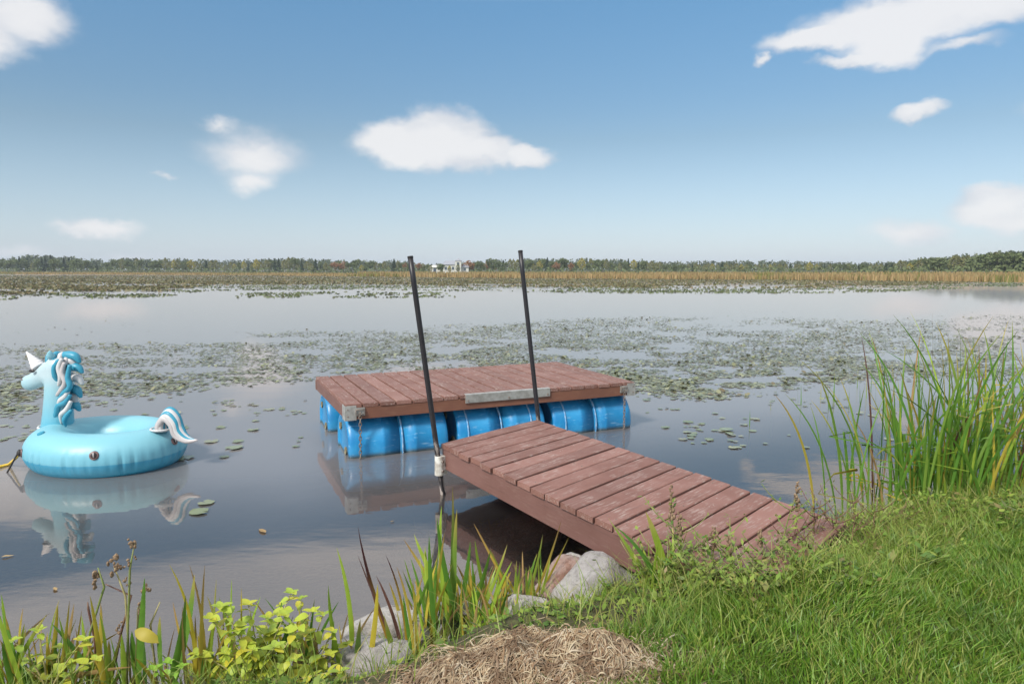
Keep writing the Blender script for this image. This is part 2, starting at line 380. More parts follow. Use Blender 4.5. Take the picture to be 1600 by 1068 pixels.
# water: mirror by Fresnel over a see-through body
m, nt, b = material('lake_water'); out = nt.n['Material Output']
fr = nt.n.new('ShaderNodeFresnel'); fr.inputs[0].default_value = 3.6
gl = nt.n.new('ShaderNodeBsdfGlossy'); gl.inputs['Roughness'].default_value = .015; gl.inputs[0].default_value = (1, .91, .84, 1)
tr = nt.n.new('ShaderNodeBsdfTransparent'); tr.inputs[0].default_value = (.80, .74, .60, 1)
oc = objcoord(nt); wn = nt.noise(nt.mapping(oc, (1, 2.2, 1)), 1.6, 3, .5); wn2 = nt.noise(nt.mapping(oc, (1, 2.5, 1)), 9, 2, .5)
bp = nt.n.new('ShaderNodeBump'); bp.inputs['Strength'].default_value = .07; bp.inputs['Distance'].default_value = .02
nt.l.new(nt.math('ADD', wn, nt.math('MULTIPLY', wn2, .12)), bp.inputs['Height'])
nt.l.new(bp.outputs[0], gl.inputs['Normal'])
mx = nt.n.new('ShaderNodeMixShader'); nt.l.new(fr.outputs[0], mx.inputs[0]); df = nt.n.new('ShaderNodeBsdfDiffuse'); df.inputs[0].default_value = (.37, .35, .355, 1)  # grey diffuse colour lightens the water in place of reflected pale sky
body = nt.n.new('ShaderNodeMixShader'); dp = nt.n.new('ShaderNodeAttribute'); dp.attribute_name = 't'; nt.l.new(nt.math('MULTIPLY', dp.outputs['Fac'], .50), body.inputs[0]); nt.l.new(tr.outputs[0], body.inputs[1]); nt.l.new(df.outputs[0], body.inputs[2])
gl2 = nt.n.new('ShaderNodeBsdfGlossy'); gl2.inputs['Roughness'].default_value = .36; gl2.inputs[0].default_value = (1, .97, .94, 1)   # fine ripples that scatter the sky overhead
gm = nt.n.new('ShaderNodeMixShader'); gm.inputs[0].default_value = .27; nt.l.new(gl.outputs[0], gm.inputs[1]); nt.l.new(gl2.outputs[0], gm.inputs[2])
nt.l.new(body.outputs[0], mx.inputs[1]); nt.l.new(gm.outputs[0], mx.inputs[2])
nt.l.new(mx.outputs[0], out.inputs[0])

# ground: lawn soil, bank soil, lake bed
m, nt, b = material('ground_soil'); geo = nt.n.new('ShaderNodeNewGeometry').outputs['Position']
sx = nt.n.new('ShaderNodeSeparateXYZ'); nt.l.new(geo, sx.inputs[0]); Zp = sx.outputs[2]
n = nt.noise(geo, 3, 6, .65); n2 = nt.noise(geo, 22, 5, .7)
bed = nt.mix(nt.sstep(n2, .4, .65), (.15, .105, .045), (.34, .24, .10))
bed = nt.mix(nt.sstep(n, .5, .7), bed, (.16, .17, .055))
deep = nt.mix(nt.sstep(n, .4, .7), (.12, .115, .11), (.15, .145, .14))
bed = nt.mix(nt.sstep(Zp, -.25, -.62), bed, deep)
soil = nt.mix(nt.sstep(n2, .35, .7), (.05, .042, .02), (.09, .10, .03))
nt.l.new(nt.mix(nt.sstep(Zp, -.02, .05), bed, soil), b.inputs['Base Color']); b.inputs['Roughness'].default_value = .95
bump(nt, b, n2, .6, .03)

# ------------------------------------------------------------------ terrain: one sheet from the lawn to the horizon
SH = [(-400, 1.2), (-60, 1.6), (-9, 2.1), (-4, 2.45)] + [tuple(at(x, y)[:2]) for x, y in
      [(0, 1085), (300, 1085), (480, 1070), (600, 1048), (690, 1000), (800, 962), (900, 950), (975, 935), (1100, 905), (1330, 826), (1450, 802), (1600, 772)]] + \
     [(5.5, 5.5), (9, 6.3), (60, 12), (400, 30)]
SHX = np.array([p[0] for p in SH]); SHY = np.array([p[1] for p in SH])
FARX = np.array([-2000, -187, -75, -22, 0, 42, 67, 120, 2000]); FARY = np.array([290, 250, 200, 152, 133, 114, 92, 70, 40])
def shore_d(x, y):
    """distance to the near shoreline, positive on land"""
    x = np.asarray(x, float); y = np.asarray(y, float); best = np.full(x.shape, 1e9)
    for i in range(len(SH) - 1):
        ax, ay = SH[i]; bx, by = SH[i + 1]; dx, dy = bx - ax, by - ay
        t = np.clip(((x - ax) * dx + (y - ay) * dy) / (dx * dx + dy * dy), 0, 1)
        best = np.minimum(best, np.hypot(x - ax - t * dx, y - ay - t * dy))
    return np.where(y < np.interp(x, SHX, SHY), best, -best)
def sst(a, b, v): t = np.clip((v - a) / (b - a), 0, 1); return t * t * (3 - 2 * t)
def height(x, y):
    s = shore_d(x, y); far = y - np.interp(x, FARX, FARY)
    s = s + (fbm(x * 3, y * 3, 3) - .5) * .12
    land = .20 * sst(-.02, .38, s) + .14 * sst(.3, 1.3, s) + .02 * np.clip(s - 1.3, 0, 30)
    land = land + (fbm(x * 5, y * 5, 8) - .5) * .05 * sst(0, .3, s)
    land = land + .11 * np.exp(-(((x - 1.15) / .55) ** 2 + ((y - 2.72) / .38) ** 2)) * sst(.1, .4, s)
    wat = -.03 - .95 * sst(0, 4.6, -s) * .9 + (fbm(x * 2, y * 2, 2) - .5) * .06 * sst(.1, .6, -s)
    z = np.where(s > 0, land, wat)
    return np.where(far > -6, np.maximum(z, -.9 + 1.15 * sst(-6, 3, far) + np.clip(far - 60, 0, 900) * .002), z)
def axis(lo, hi, flo, fhi, step):
    fine = np.arange(flo, fhi + 1e-6, step); a = [flo]; d = step
    while a[-1] > lo: d *= 1.22; a.append(a[-1] - d)
    c = [fhi]; d = step
    while c[-1] < hi: d *= 1.22; c.append(c[-1] + d)
    return np.concatenate([np.array(a[1:])[::-1], fine, np.array(c[1:])])
gx = axis(-1600, 1600, -4, 5.5, .06); gy = np.concatenate([axis(-30, 60, .6, 7, .06)])
gy = np.concatenate([gy[gy < 60], np.arange(60, 300, 4.), np.geomspace(300, 2600, 12)])
GX, GY = np.meshgrid(gx, gy); GZ = height(GX, GY)
nx, ny = len(gx), len(gy); I = np.arange(nx * ny).reshape(ny, nx)
Fq = np.stack([I[:-1, :-1], I[:-1, 1:], I[1:, 1:], I[1:, :-1]], -1).reshape(-1, 4)
g = link('ground', arrays('ground', np.stack([GX, GY, GZ], -1).reshape(-1, 3), Fq), 'ground_soil'); g['kind'] = 'structure'
def gz(x, y): return float(height(np.array([x]), np.array([y]))[0])
wx = np.concatenate([[-1500, -400, -120, -40, -14], np.arange(-6, 8.01, .2), [14, 40, 120, 400, 1500]]); wy = np.concatenate([[-8, -2, .6], np.arange(1.4, 9.01, .2), [12, 20, 50, 120, 330]])
WX, WY = np.meshgrid(wx, wy); nwx, nwy = len(wx), len(wy); I = np.arange(nwx * nwy).reshape(nwy, nwx)
# t = amount of grey painted in for mirrored pale sky, rising with depth
wm = arrays('water', np.stack([WX, WY, 0 * WX], -1).reshape(-1, 3), np.stack([I[:-1, :-1], I[:-1, 1:], I[1:, 1:], I[1:, :-1]], -1).reshape(-1, 4), False, sst(.12, .85, -height(WX, WY)).ravel())
wo = link('lake_water', wm, 'lake_water'); wo['kind'] = 'structure'

# ------------------------------------------------------------------ far shore: reed belt, trees, house
def strips(base, hgt, wid, lean, seed):
    """upright tapered leaves: base (N,3), height, width -> quads (N)"""
    r = np.random.default_rng(seed); N = len(base); a = r.uniform(0, np.pi, N)
    dx = np.cos(a) * wid / 2; dy = np.sin(a) * wid / 2; lx = r.normal(0, 1, N) * lean * hgt; ly = r.normal(0, 1, N) * lean * hgt
    V = np.empty((N, 4, 3)); V[:, 0] = base; V[:, 1] = base; V[:, 2] = base; V[:, 3] = base
    V[:, 0, 0] -= dx; V[:, 0, 1] -= dy; V[:, 1, 0] += dx; V[:, 1, 1] += dy
    for k, f in ((2, .45), (3, -.45)):
        V[:, k, 0] += lx + dx * f; V[:, k, 1] += ly + dy * f; V[:, k, 2] += hgt * r.uniform(.9, 1.05, N)
    return V.reshape(-1, 3), np.arange(N * 4).reshape(N, 4)
def reed_belt(name, mat, N, seed, green, label):
    r = np.random.default_rng(seed)
    px = r.uniform(-120, 1720, N * 2); az = (px - 800) / F
    dep = r.uniform(0, 1, N * 2) ** 1.6
    # walk out along each ray until the far shoreline, then a bit further in
    Y = np.full(N * 2, 150.)
    for _ in range(12): Y = .5 * Y + .5 * np.interp(az * Y, FARX, FARY)
    Y = Y - 3 + dep * 26; X = az * Y
    gm = r.uniform(0, 1, N * 2) < .85 * sst(.50, .74, fbm(px / 70, dep * 2, 21))
    k = (gm == green); X, Y, px = X[k][:N], Y[k][:N], px[k][:N]
    h = r.uniform(.7, 1.1, len(X)) * np.where(px < 560, .62, np.where(px > 1350, 1.08, 1.0))
    B = np.stack([X, Y, np.maximum(height(X, Y), -.05) - .05], 1)
    V, Fc = strips(B, h, r.uniform(.10, .30, len(X)), .08, seed + 1)
    o = link(name, arrays(name, V, Fc, False), mat); tag(o, label, 'reeds', kind='stuff')
reed_belt('reed_belt', 'reed_far', 22000, 31, False, 'tan and orange dry reeds standing along the far shore')
reed_belt('green_reeds', 'reed_far_green', 7000, 32, True, 'olive green reed patches among the tan reeds on far shore')

def crown_mesh(name, kind, nleaf, seed):
    r = np.random.default_rng(seed); V = []; Fc = []
    lobes = [(r.uniform(-.18, .18), r.uniform(-.18, .18), r.uniform(.40, .82), r.uniform(.14, .24)) for _ in range(7)] + [(0, 0, .62, .24), (r.uniform(-.1, .1), 0, .86, .13)]
    for i in range(nleaf):
        if kind == 'spruce':
            t = r.uniform(0, 1) ** .8; rad = .20 * (1 - t) * (.6 + .4 * (math.sin(t * 40) * .5 + .5)) + .012; a = r.uniform(0, 2 * math.pi); q = rad * math.sqrt(r.uniform(.25, 1))
            c = np.array([q * math.cos(a), q * math.sin(a), .12 + .88 * t]); s = .035 + .03 * (1 - t)
        elif kind == 'birch':
            t = r.uniform(0, 1); rad = .17 * math.sin(math.pi * min(1, .15 + .85 * t)) * r.uniform(.5, 1.1); a = r.uniform(0, 2 * math.pi)
            c = np.array([rad * math.cos(a), rad * math.sin(a), .28 + .72 * t]); s = .032
        else:
            lx, ly, lz, lr = lobes[r.integers(len(lobes))]
            d = r.normal(size=3); d /= np.linalg.norm(d); c = np.array([lx, ly, lz]) + d * lr * r.uniform(.6, 1.05) * np.array([1.05, 1.05, .85]); s = .048
        u = r.normal(size=3); u /= np.linalg.norm(u); v = np.cross(u, r.normal(size=3)); v /= np.linalg.norm(v)
        s *= r.uniform(.6, 1.3); n = len(V)
        V += [c - u * s, c - v * s * .7, c + u * s, c + v * s * .7]; Fc.append((n, n + 1, n + 2, n + 3))
    return arrays(name, V, Fc, False)
def trunk_mesh(name, seed, top=.85):
    r = random.Random(seed); mb = MB()
    pts = [(r.uniform(-.008, .008) * i, r.uniform(-.008, .008) * i, -.02 + top * i / 5) for i in range(6)]
    mb.tube(pts, [.020, .017, .014, .011, .008, .004], 5)
    for i in range(5):
        z = r.uniform(.35, .7) * top; a = r.uniform(0, 6.28); l = r.uniform(.1, .18)
        mb.tube([(0, 0, z), (l * .5 * math.cos(a), l * .5 * math.sin(a), z + .05), (l * math.cos(a), l * math.sin(a), z + .14)], [.008, .005, .002], 4)
    return mb.mesh(name, True)
KINDS = {'spruce': ('crown_spruce', 'bark'), 'green': ('crown_green', 'bark'), 'olive': ('crown_olive', 'birch_bark'), 'yellow': ('crown_yellow', 'birch_bark'), 'rust': ('crown_rust', 'bark')}
NAMES = {'spruce': ('spruce_tree', 'dark narrow spruce in the treeline beyond the marsh', 'dark spruces of the far treeline'),
         'green': ('leafy_tree', 'green rounded leafy tree in the treeline beyond the marsh', 'green leafy trees of the far treeline'),
         'olive': ('birch_tree', 'olive slim pale-stemmed tree in the treeline beyond the marsh', 'olive slim trees of the far treeline'),
         'yellow': ('yellow_tree', 'yellowing slim tree in the treeline beyond the marsh', 'yellowing trees of the far treeline'),
         'rust': ('rust_tree', 'rust red rounded tree in the treeline beyond the marsh', 'rust red trees of the far treeline')}
PROTO = {}
for k, (cm_, bm_) in KINDS.items():
    shape = {'spruce': 'spruce', 'olive': 'birch', 'yellow': 'birch'}.get(k, 'round')
    PROTO[k] = []
    for i in range(3):
        c = crown_mesh('crown_' + k, shape, 420, hash((k == 'spruce', i, len(k))) % 9999 + i); c.materials.append(MATS[cm_])
        t = trunk_mesh('trunk_' + k, i + len(k) * 7); t.materials.append(MATS[bm_]); PROTO[k].append((t, c))
def tree(kind, x, y, h, wide, lab=None):
    nm, lb, gp = NAMES[kind]; t, c = random.choice(PROTO[kind])
    e = empty(nm, (x, y, max(gz(x, y), 0) - .05), random.uniform(0, 6.28), lab or lb, 'tree', None if lab else gp)
    e.scale = (h * wide, h * wide, h)
    link('trunk', t, None, e); link('crown', c, None, e)
TOPX = [-100, 0, 20, 60, 100, 150, 172, 185, 205, 250, 350, 480, 560, 640, 668, 690, 722, 760, 800, 900, 1000, 1040, 1100, 1200, 1300, 1360, 1400, 1450, 1500, 1550, 1600, 1700]
TOPY = [402, 403, 402, 399, 401, 405, 409, 403, 403, 405, 405, 403, 406, 407, 411, 411, 410, 406, 403, 404, 405, 409, 407, 406, 409, 410, 407, 402, 398, 393, 391, 388]
def treeY(px): return float(np.interp(px, [-100, 400, 700, 1300, 1430, 1600, 1700], [330, 300, 265, 235, 190, 150, 140]))
px = -60.
while px < 1665:
    Y = treeY(px) + random.uniform(-14, 14); X = (px - 800) / F * Y
    if 664 < px < 732: Y += 30; X = (px - 800) / F * Y
    topy = float(np.interp(px, TOPX, TOPY)) + abs(random.gauss(0, 1)) * 2.6 + random.choice([-2.5, 0, 0, 1, 3, 6])
    h = H + (421 - topy) / F * Y - .25
    q = random.random()
    if px < 260: kind = 'green' if q < .6 else 'spruce' if q < .75 else 'olive'
    elif px < 520: kind = 'olive' if q < .42 else 'green' if q < .72 else 'yellow' if q < .82 else 'spruce'
    elif px < 1020: kind = 'green' if q < .38 else 'olive' if q < .66 else 'spruce' if q < .76 else 'yellow' if q < .87 else 'rust'
    elif px < 1420: kind = 'olive' if q < .55 else 'spruce' if q < .68 else 'green' if q < .9 else 'yellow'
    else: kind = 'green' if q < .5 else 'olive' if q < .85 else 'spruce' if q < .92 else 'yellow'
    if 1040 < px < 1400: h *= .8
    tree(kind, X, Y, max(3.2, h), random.uniform(.9, 1.4) * (1.3 if kind in ('olive', 'yellow') else 1.0) * (1.35 if px > 1430 else 1.0))
    px += random.uniform(5.0, 9.0)
for px, py, k, lab in ((733, 408, 'rust', 'rust red round tree standing right beside the white house'), (1262, 411, 'yellow', 'bright yellow bushy willow low in the marsh edge treeline')):
    Y = treeY(px) - 25; tree(k, (px - 800) / F * Y, Y, H + (421 - py) / F * Y, 1.5, lab)
# the wood behind, one mass
r = np.random.default_rng(5); V = []; Fc = []
for i in range(900):
    px = r.uniform(-120, 1720); Y = treeY(px) * r.uniform(1.12, 1.7); X = (px - 800) / F * Y
    topy = np.interp(px, TOPX, TOPY) + abs(r.normal()) * 2.5 - (1.5 if px < 320 else 0); h = max(4., H + (421 - topy) / F * Y - .3); g0 = max(gz(X, Y), .2)
    n = 46; d = r.normal(size=(n, 3)); d /= np.linalg.norm(d, axis=1)[:, None]
    C = np.array([X, Y, g0 + h * .55]) + d * np.array([h * .30, h * .30, h * .45]) * r.uniform(.5, 1, (n, 1))
    u = r.normal(size=(n, 3)); u /= np.linalg.norm(u, axis=1)[:, None]; v = np.cross(u, r.normal(size=(n, 3))); v /= np.linalg.norm(v, axis=1)[:, None]
    s = h * r.uniform(.06, .12, (n, 1)); b0 = len(V) * 1
    V.append(np.stack([C - u * s, C - v * s * .7, C + u * s, C + v * s * .7], 1).reshape(-1, 3))
V = np.concatenate(V); o = link('woodland', arrays('woodland', V, np.arange(len(V)).reshape(-1, 4), False), 'crown_distant')
tag(o, 'distant mixed woodland massed behind the front treeline', 'woodland', kind='stuff')
# undergrowth at the foot of the treeline
N = 9000; px = r.uniform(-120, 1720, N); Y = np.interp(px, [-100, 400, 700, 1300, 1430, 1600, 1700], [330, 300, 265, 235, 190, 150, 140]) + r.uniform(-22, 8, N)
X = (px - 800) / F * Y; hh = .2 + 2.3 * r.uniform(0, 1, N) ** 1.6
C = np.stack([X, Y, hh], 1); u = r.normal(size=(N, 3)); u /= np.linalg.norm(u, axis=1)[:, None]; v = np.cross(u, r.normal(size=(N, 3))); v /= np.linalg.norm(v, axis=1)[:, None]; sz = r.uniform(.25, .6, (N, 1))
V = np.stack([C - u * sz, C - v * sz * .7, C + u * sz, C + v * sz * .7], 1).reshape(-1, 3); Fc = np.arange(N * 4).reshape(N, 4)
o = link('undergrowth', arrays('undergrowth', V, Fc, False), 'crown_green'); tag(o, 'dull green scrub growing at the foot of the far trees', 'scrub', kind='stuff')

def house():
    Y = 236.; k = Y / F; X = lambda px: (px - 800) * k; Z = lambda py: H + (421 - py) * k
    e = empty('farm_house', (X(708), Y, .2), 0, 'white house with grey roofs and a square tower beyond the marsh', 'house')
    def gable(name, x0, x1, y0, y1, z0, z1, ov=.3):
        return link(name, MB().add([(x0 - ov, y0 - ov, z0), (x1 + ov, y0 - ov, z0), (x1 + ov, y1 + ov, z0), (x0 - ov, y1 + ov, z0), (x0 + .6, (y0 + y1) / 2, z1), (x1 - .6, (y0 + y1) / 2, z1)],
                    [(0, 1, 5, 4), (2, 3, 4, 5), (0, 4, 3), (1, 2, 5), (0, 3, 2, 1)]).mesh(name), 'house_roof', e)
    def wall(x0, x1, y0, y1, z1): return link('wall', MB().box(x0, x1, y0, y1, 0, z1).mesh('wall'), 'house_wall', e)
    wall(-3.4, 2.1, 0, 6, 3.1); gable('roof', -3.4, 2.1, 0, 6, 3.1, 4.5)
    wall(.9, 2.9, -.8, 2, 4.4); link('tower_roof', MB().add([(.7, -1, 4.4), (3.1, -1, 4.4), (3.1, 2.2, 4.4), (.7, 2.2, 4.4), (1.9, .6, 5.3)], [(0, 1, 4), (1, 2, 4), (2, 3, 4), (3, 0, 4), (0, 3, 2, 1)]).mesh('tower_roof'), 'house_roof', e)
    wall(2.9, 5.4, .2, 5, 2.3); gable('roof', 2.9, 5.4, .2, 5, 2.3, 3.3)
    for x0, z0, yy in ((-2.8, 1.4, 0), (-1.5, 1.4, 0), (-.3, 1.4, 0), (1.5, 2.9, -.8), (1.5, 1.2, -.8), (3.7, 1.0, .2)):
        wd = link('window', MB().box(x0, x0 + .8, yy - .05, yy + .05, z0, z0 + 1).mesh('window'), 'house_window', e)
        link('sill', MB().box(x0 - .1, x0 + .9, yy - .12, yy + .02, z0 - .12, z0 - .003).mesh('sill'), 'house_wall', wd)
    e2 = empty('white_shed', (X(679), Y + 2, .2), 0, 'small low white outbuilding among trees beside the white house', 'building')
    link('wall', MB().box(-1.7, 1.7, 0, 3, 0, 2.2).mesh('wall'), 'house_wall', e2)
    link('roof', MB().add([(-2, -.3, 2.2), (2, -.3, 2.2), (2, 3.3, 2.2), (-2, 3.3, 2.2), (-.8, 1.5, 3.0), (.8, 1.5, 3.0)], [(0, 1, 5, 4), (2, 3, 4, 5), (0, 4, 3), (1, 2, 5), (0, 3, 2, 1)]).mesh('roof'), 'house_wall', e2)
    link('door', MB().box(-.5, .5, -.05, .05, 0, 1.9).mesh('door'), 'house_window', e2)
house()
for px, py, k, lab in ((690, 413, 'green', 'low green tree standing in front of the white house walls'), (716, 414, 'olive', 'olive bush tree in front of the white house tower'), (673, 415, 'olive', 'olive tree half hiding the small white outbuilding'), (703, 416, 'yellow', 'short yellowing tree before the white house')):
    Y = 226.; tree(k, (px - 800) / F * Y, Y, H + (421 - py) / F * Y, 1.5, lab)

# ------------------------------------------------------------------ lily pads and marsh plants
def discs(C, rad, tilt, seed, k=7, lift=0.0):
    """floating pads: k-gons with a notch, a little tilt and curl"""
    r = np.random.default_rng(seed); N = len(C); a0 = r.uniform(0, 6.28, N)
    ang = a0[:, None] + np.linspace(.25, 2 * np.pi - .25, k)[None]
    rr = rad[:, None] * r.uniform(.86, 1.1, (N, k)); rr[:, 0] *= .95
    V = np.zeros((N, k + 1, 3)); V[:, 1:, 0] = np.cos(ang) * rr; V[:, 1:, 1] = np.sin(ang) * rr
    V[:, 0, 0] = np.cos(a0) * rad * .18; V[:, 0, 1] = np.sin(a0) * rad * .18
    tx = r.normal(0, 1, N) * tilt; ty = r.normal(0, 1, N) * tilt
    V[:, :, 2] = V[:, :, 0] * tx[:, None] + V[:, :, 1] * ty[:, None]
    V[:, 1:, 2] += r.uniform(-.004, .012, (N, k)) * (rad[:, None] / .09)
    V[:, :, 2] += (lift + .006 - V[:, :, 2].min(1) * r.uniform(.55, 1, N))[:, None]
    V[:, :, :2] += C[:, None, :2]
    return V.reshape(-1, 3), np.arange(N * (k + 1)).reshape(N, k + 1)
# mid-water field, density drawn over the lake
N = 360000; px = RNG.uniform(-100, 1720, N); py = 421 + 1.0 / RNG.uniform(1 / 300., 1 / 66., N)   # about even per square metre along the ray
py = RNG.uniform(486, 700, N)
P = atv(px, py)
def dens(px, py):
    n = fbm(px / 70, py / 9, 4); n2 = fbm(px / 22, py / 4, 6)
    top = np.interp(px, [0, 300, 450, 560, 640, 760, 860, 1000, 1200, 1380, 1420, 1720], [540, 522, 515, 515, 508, 502, 497, 492, 494, 498, 492, 486])
    bot = np.interp(px, [0, 150, 350, 500, 1000, 1100, 1250, 1400, 1720], [655, 640, 610, 600, 622, 632, 612, 600, 600])
    core = sst(0, 7, py - top) * sst(0, 26, bot - py)
    base = np.interp(px, [0, 300, 420, 560, 640, 1300, 1400, 1720], [.42, .36, .40, .62, .85, .80, .50, .45])
    d = core * base * sst(.30, .55, n) * (.35 + .65 * sst(.35, .6, n2))
    near = .009 * sst(.5, .62, fbm(px / 60, py / 14, 12)) * (py < 700) * ((px < 480) | (px > 1010)) * (1 - .9 * sst(1010, 1330, px) * (py > 650))
    return np.maximum(d, near)
keep = RNG.uniform(0, 1, N) < dens(px, py)
# nothing grows through the raft, the ramp or the float
X, Y = P[:, 0], P[:, 1]
uA = np.array([2.72, 1.23]); uA /= np.linalg.norm(uA); vA = np.array([-uA[1], uA[0]])
ru = (X + 1.44) * uA[0] + (Y - 5.8) * uA[1]; rv = (X + 1.44) * vA[0] + (Y - 5.8) * vA[1]
keep &= ~((ru > -.25) & (ru < 3.3) & (rv > -.6) & (rv < 2.0)); keep &= np.hypot(X + 3.5, Y - 5.78) > 1.05; keep &= shore_d(X, Y) < -.8
P = P[keep]; P = P[np.argsort(P[:, 1])]
FIX = [(350, 714), (372, 690), (345, 668), (322, 786), (312, 800), (288, 716), (330, 690), (395, 672), (1075, 660), (1040, 668), (1180, 655), (1135, 672), (1010, 625), (1290, 600), (420, 640), (365, 700)]
P = np.concatenate([np.array([at(*q) for q in FIX]), P])
rad = RNG.uniform(.014, .044, len(P)) * np.interp(P[:, 1], [6, 9, 12, 25], [1.2, 1.0, .85, 1.0]); rad[:len(FIX)] = RNG.uniform(.045, .085, len(FIX))
tilt = np.where(RNG.uniform(0, 1, len(P)) < .12, .22, .015); tilt[:len(FIX)] = .01
near = 300
for i in range(near):
    V, Fc = discs(P[i:i + 1] * 0, rad[i:i + 1], tilt[i:i + 1] * .5, 500 + i, 11)
    o = link('lily_pad', arrays('lily_pad', V, Fc, True), 'pad_near', None, (P[i, 0], P[i, 1], 0))
    tag(o, 'flat green lily pad floating on the open water', 'lily pad', 'lily pads floating nearest the shore')
V, Fc = discs(P[near:], rad[near:], tilt[near:], 9, 7)
o = link('lily_field', arrays('lily_field', V, Fc, False), 'pad_mid'); tag(o, 'scattered field of small lily pads covering the middle water', 'lily pads', kind='stuff')
print('pads', len(P))
# the far zone: dense brown and green marsh plants standing low over the water
def marsh(name, mat, N, seed, fn, hlo, hhi, wlo, whi, label):
    r = np.random.default_rng(seed); px = r.uniform(-120, 1720, N); py = 421 + np.exp(r.uniform(np.log(9.), np.log(50.), N))
    k = r.uniform(0, 1, N) < fn(px, py); P = atv(px[k], py[k])
    k2 = P[:, 1] < np.interp(P[:, 0], FARX, FARY) + 2; P = P[k2]
    V, Fc = strips(P, r.uniform(hlo, hhi, len(P)), r.uniform(wlo, whi, len(P)), .5, seed)
    o = link(name, arrays(name, V, Fc, False), mat); tag(o, label, 'marsh plants', kind='stuff'); print(name, len(P))
edge = lambda px: np.interp(px, [-100, 0, 250, 330, 560, 640, 720, 1000, 1250, 1420, 1560, 1720], [466, 466, 462, 452, 450, 451, 453, 456, 456, 453, 446, 443])
gaps = lambda px, py: 1 - .93 * sst(.50, .60, fbm(px / 160, py / 3.2, 44)) * sst(438, 446, py)
marsh('brown_marsh', 'pad_far', 80000, 61, lambda px, py: sst(0, 3, edge(px) - 5 - py) * gaps(px, py),   .04, .16, .15, .45, 'brown low water plants covering the far end of the lake')
marsh('green_marsh', 'pad_far_green', 60000, 62, lambda px, py: np.maximum(sst(-9, 0, py - edge(px)) * sst(0, 3, edge(px) + 3 - py) * gaps(px, py), .8 * sst(455, 457, py) * sst(466, 463, py) * sst(340, 420, px) * sst(720, 640, px) * (fbm(px / 50, py / 3, 4) > .4)), .02, .08, .10, .32, 'green lily beds fringing the far open water')

# ------------------------------------------------------------------ swim raft
ZD = .49
LA, LB = 2.985, 1.71
raft = empty('swim_raft', (-1.44, 5.80, 0), math.atan2(uA[1], uA[0]), 'floating wooden raft on six blue plastic barrels', 'raft')
BT = .032
def board_mesh(L, w_, t, skew=0.0, seed=0, n=6):
    """plank along local x with eased edges, slightly cupped and warped"""
    r = random.Random(seed); prof = [(-w_ / 2, -t / 2), (w_ / 2, -t / 2), (w_ / 2, t / 2 - .004), (w_ / 2 - .005, t / 2), (-w_ / 2 + .005, t / 2), (-w_ / 2, t / 2 - .004)]
    vs = []; fs = []; bow = r.uniform(-.0025, .0025)
    for i in range(n + 1):
        s = i / n - .5; jz = bow * math.cos(s * math.pi) + r.uniform(-.0008, .0008); e0 = r.uniform(-.004, .004) if i in (0, n) else 0
        for (y, z) in prof: vs.append((s * L + y * skew + e0, y, z + jz))
    for i in range(n):
        for k in range(6): a = i * 6 + k; b_ = i * 6 + (k + 1) % 6; fs.append((a, b_, b_ + 6, a + 6))
    fs += [tuple(range(6))[::-1], tuple(range(n * 6, n * 6 + 6))]
    return MB().add(vs, fs).mesh('board')
NB = 20; pitch = LA / NB
rb = [board_mesh(LB, pitch - .016, BT, 0, i) for i in range(5)]
for i in range(NB):
    link('deck_board', rb[i % 5], 'deck_wood', raft, (pitch * (i + .5), LB / 2, ZD - BT / 2 + random.uniform(-.0015, .0015)), (0, 0, math.pi / 2))
FH = .104; zt = ZD - BT - .001; zb = zt - FH
def beam(name, x0, x1, y0, y1, z0, z1, mat, par):
    """timber with its own origin at its middle, long axis local x"""
    cx, cy, cz = (x0 + x1) / 2, (y0 + y1) / 2, (z0 + z1) / 2; lx, ly, lz = x1 - x0, y1 - y0, z1 - z0
    if lx >= ly: me = MB().box(-lx / 2, lx / 2, -ly / 2, ly / 2, -lz / 2, lz / 2).mesh(name, bevel=.003); rot = (0, 0, 0)
    else: me = MB().box(-ly / 2, ly / 2, -lx / 2, lx / 2, -lz / 2, lz / 2).mesh(name, bevel=.003); rot = (0, 0, math.pi / 2)
    return link(name, me, mat, par, (cx, cy, cz), rot)
beam('front_fascia', .0, LA, .004, .042, zb, zt, 'fascia_wood', raft); beam('rear_fascia', 0, LA, LB - .042, LB - .004, zb, zt, 'fascia_wood', raft)
beam('side_fascia', .003, .041, .043, LB - .043, zb, zt, 'beam_wood', raft); beam('side_fascia', LA - .041, LA - .003, .043, LB - .043, zb, zt, 'beam_wood', raft)
for i in range(3): beam('joist', .043, LA - .043, LB * (i + 1) / 4 - .02, LB * (i + 1) / 4 + .02, zb, zt, 'frame_wood', raft)
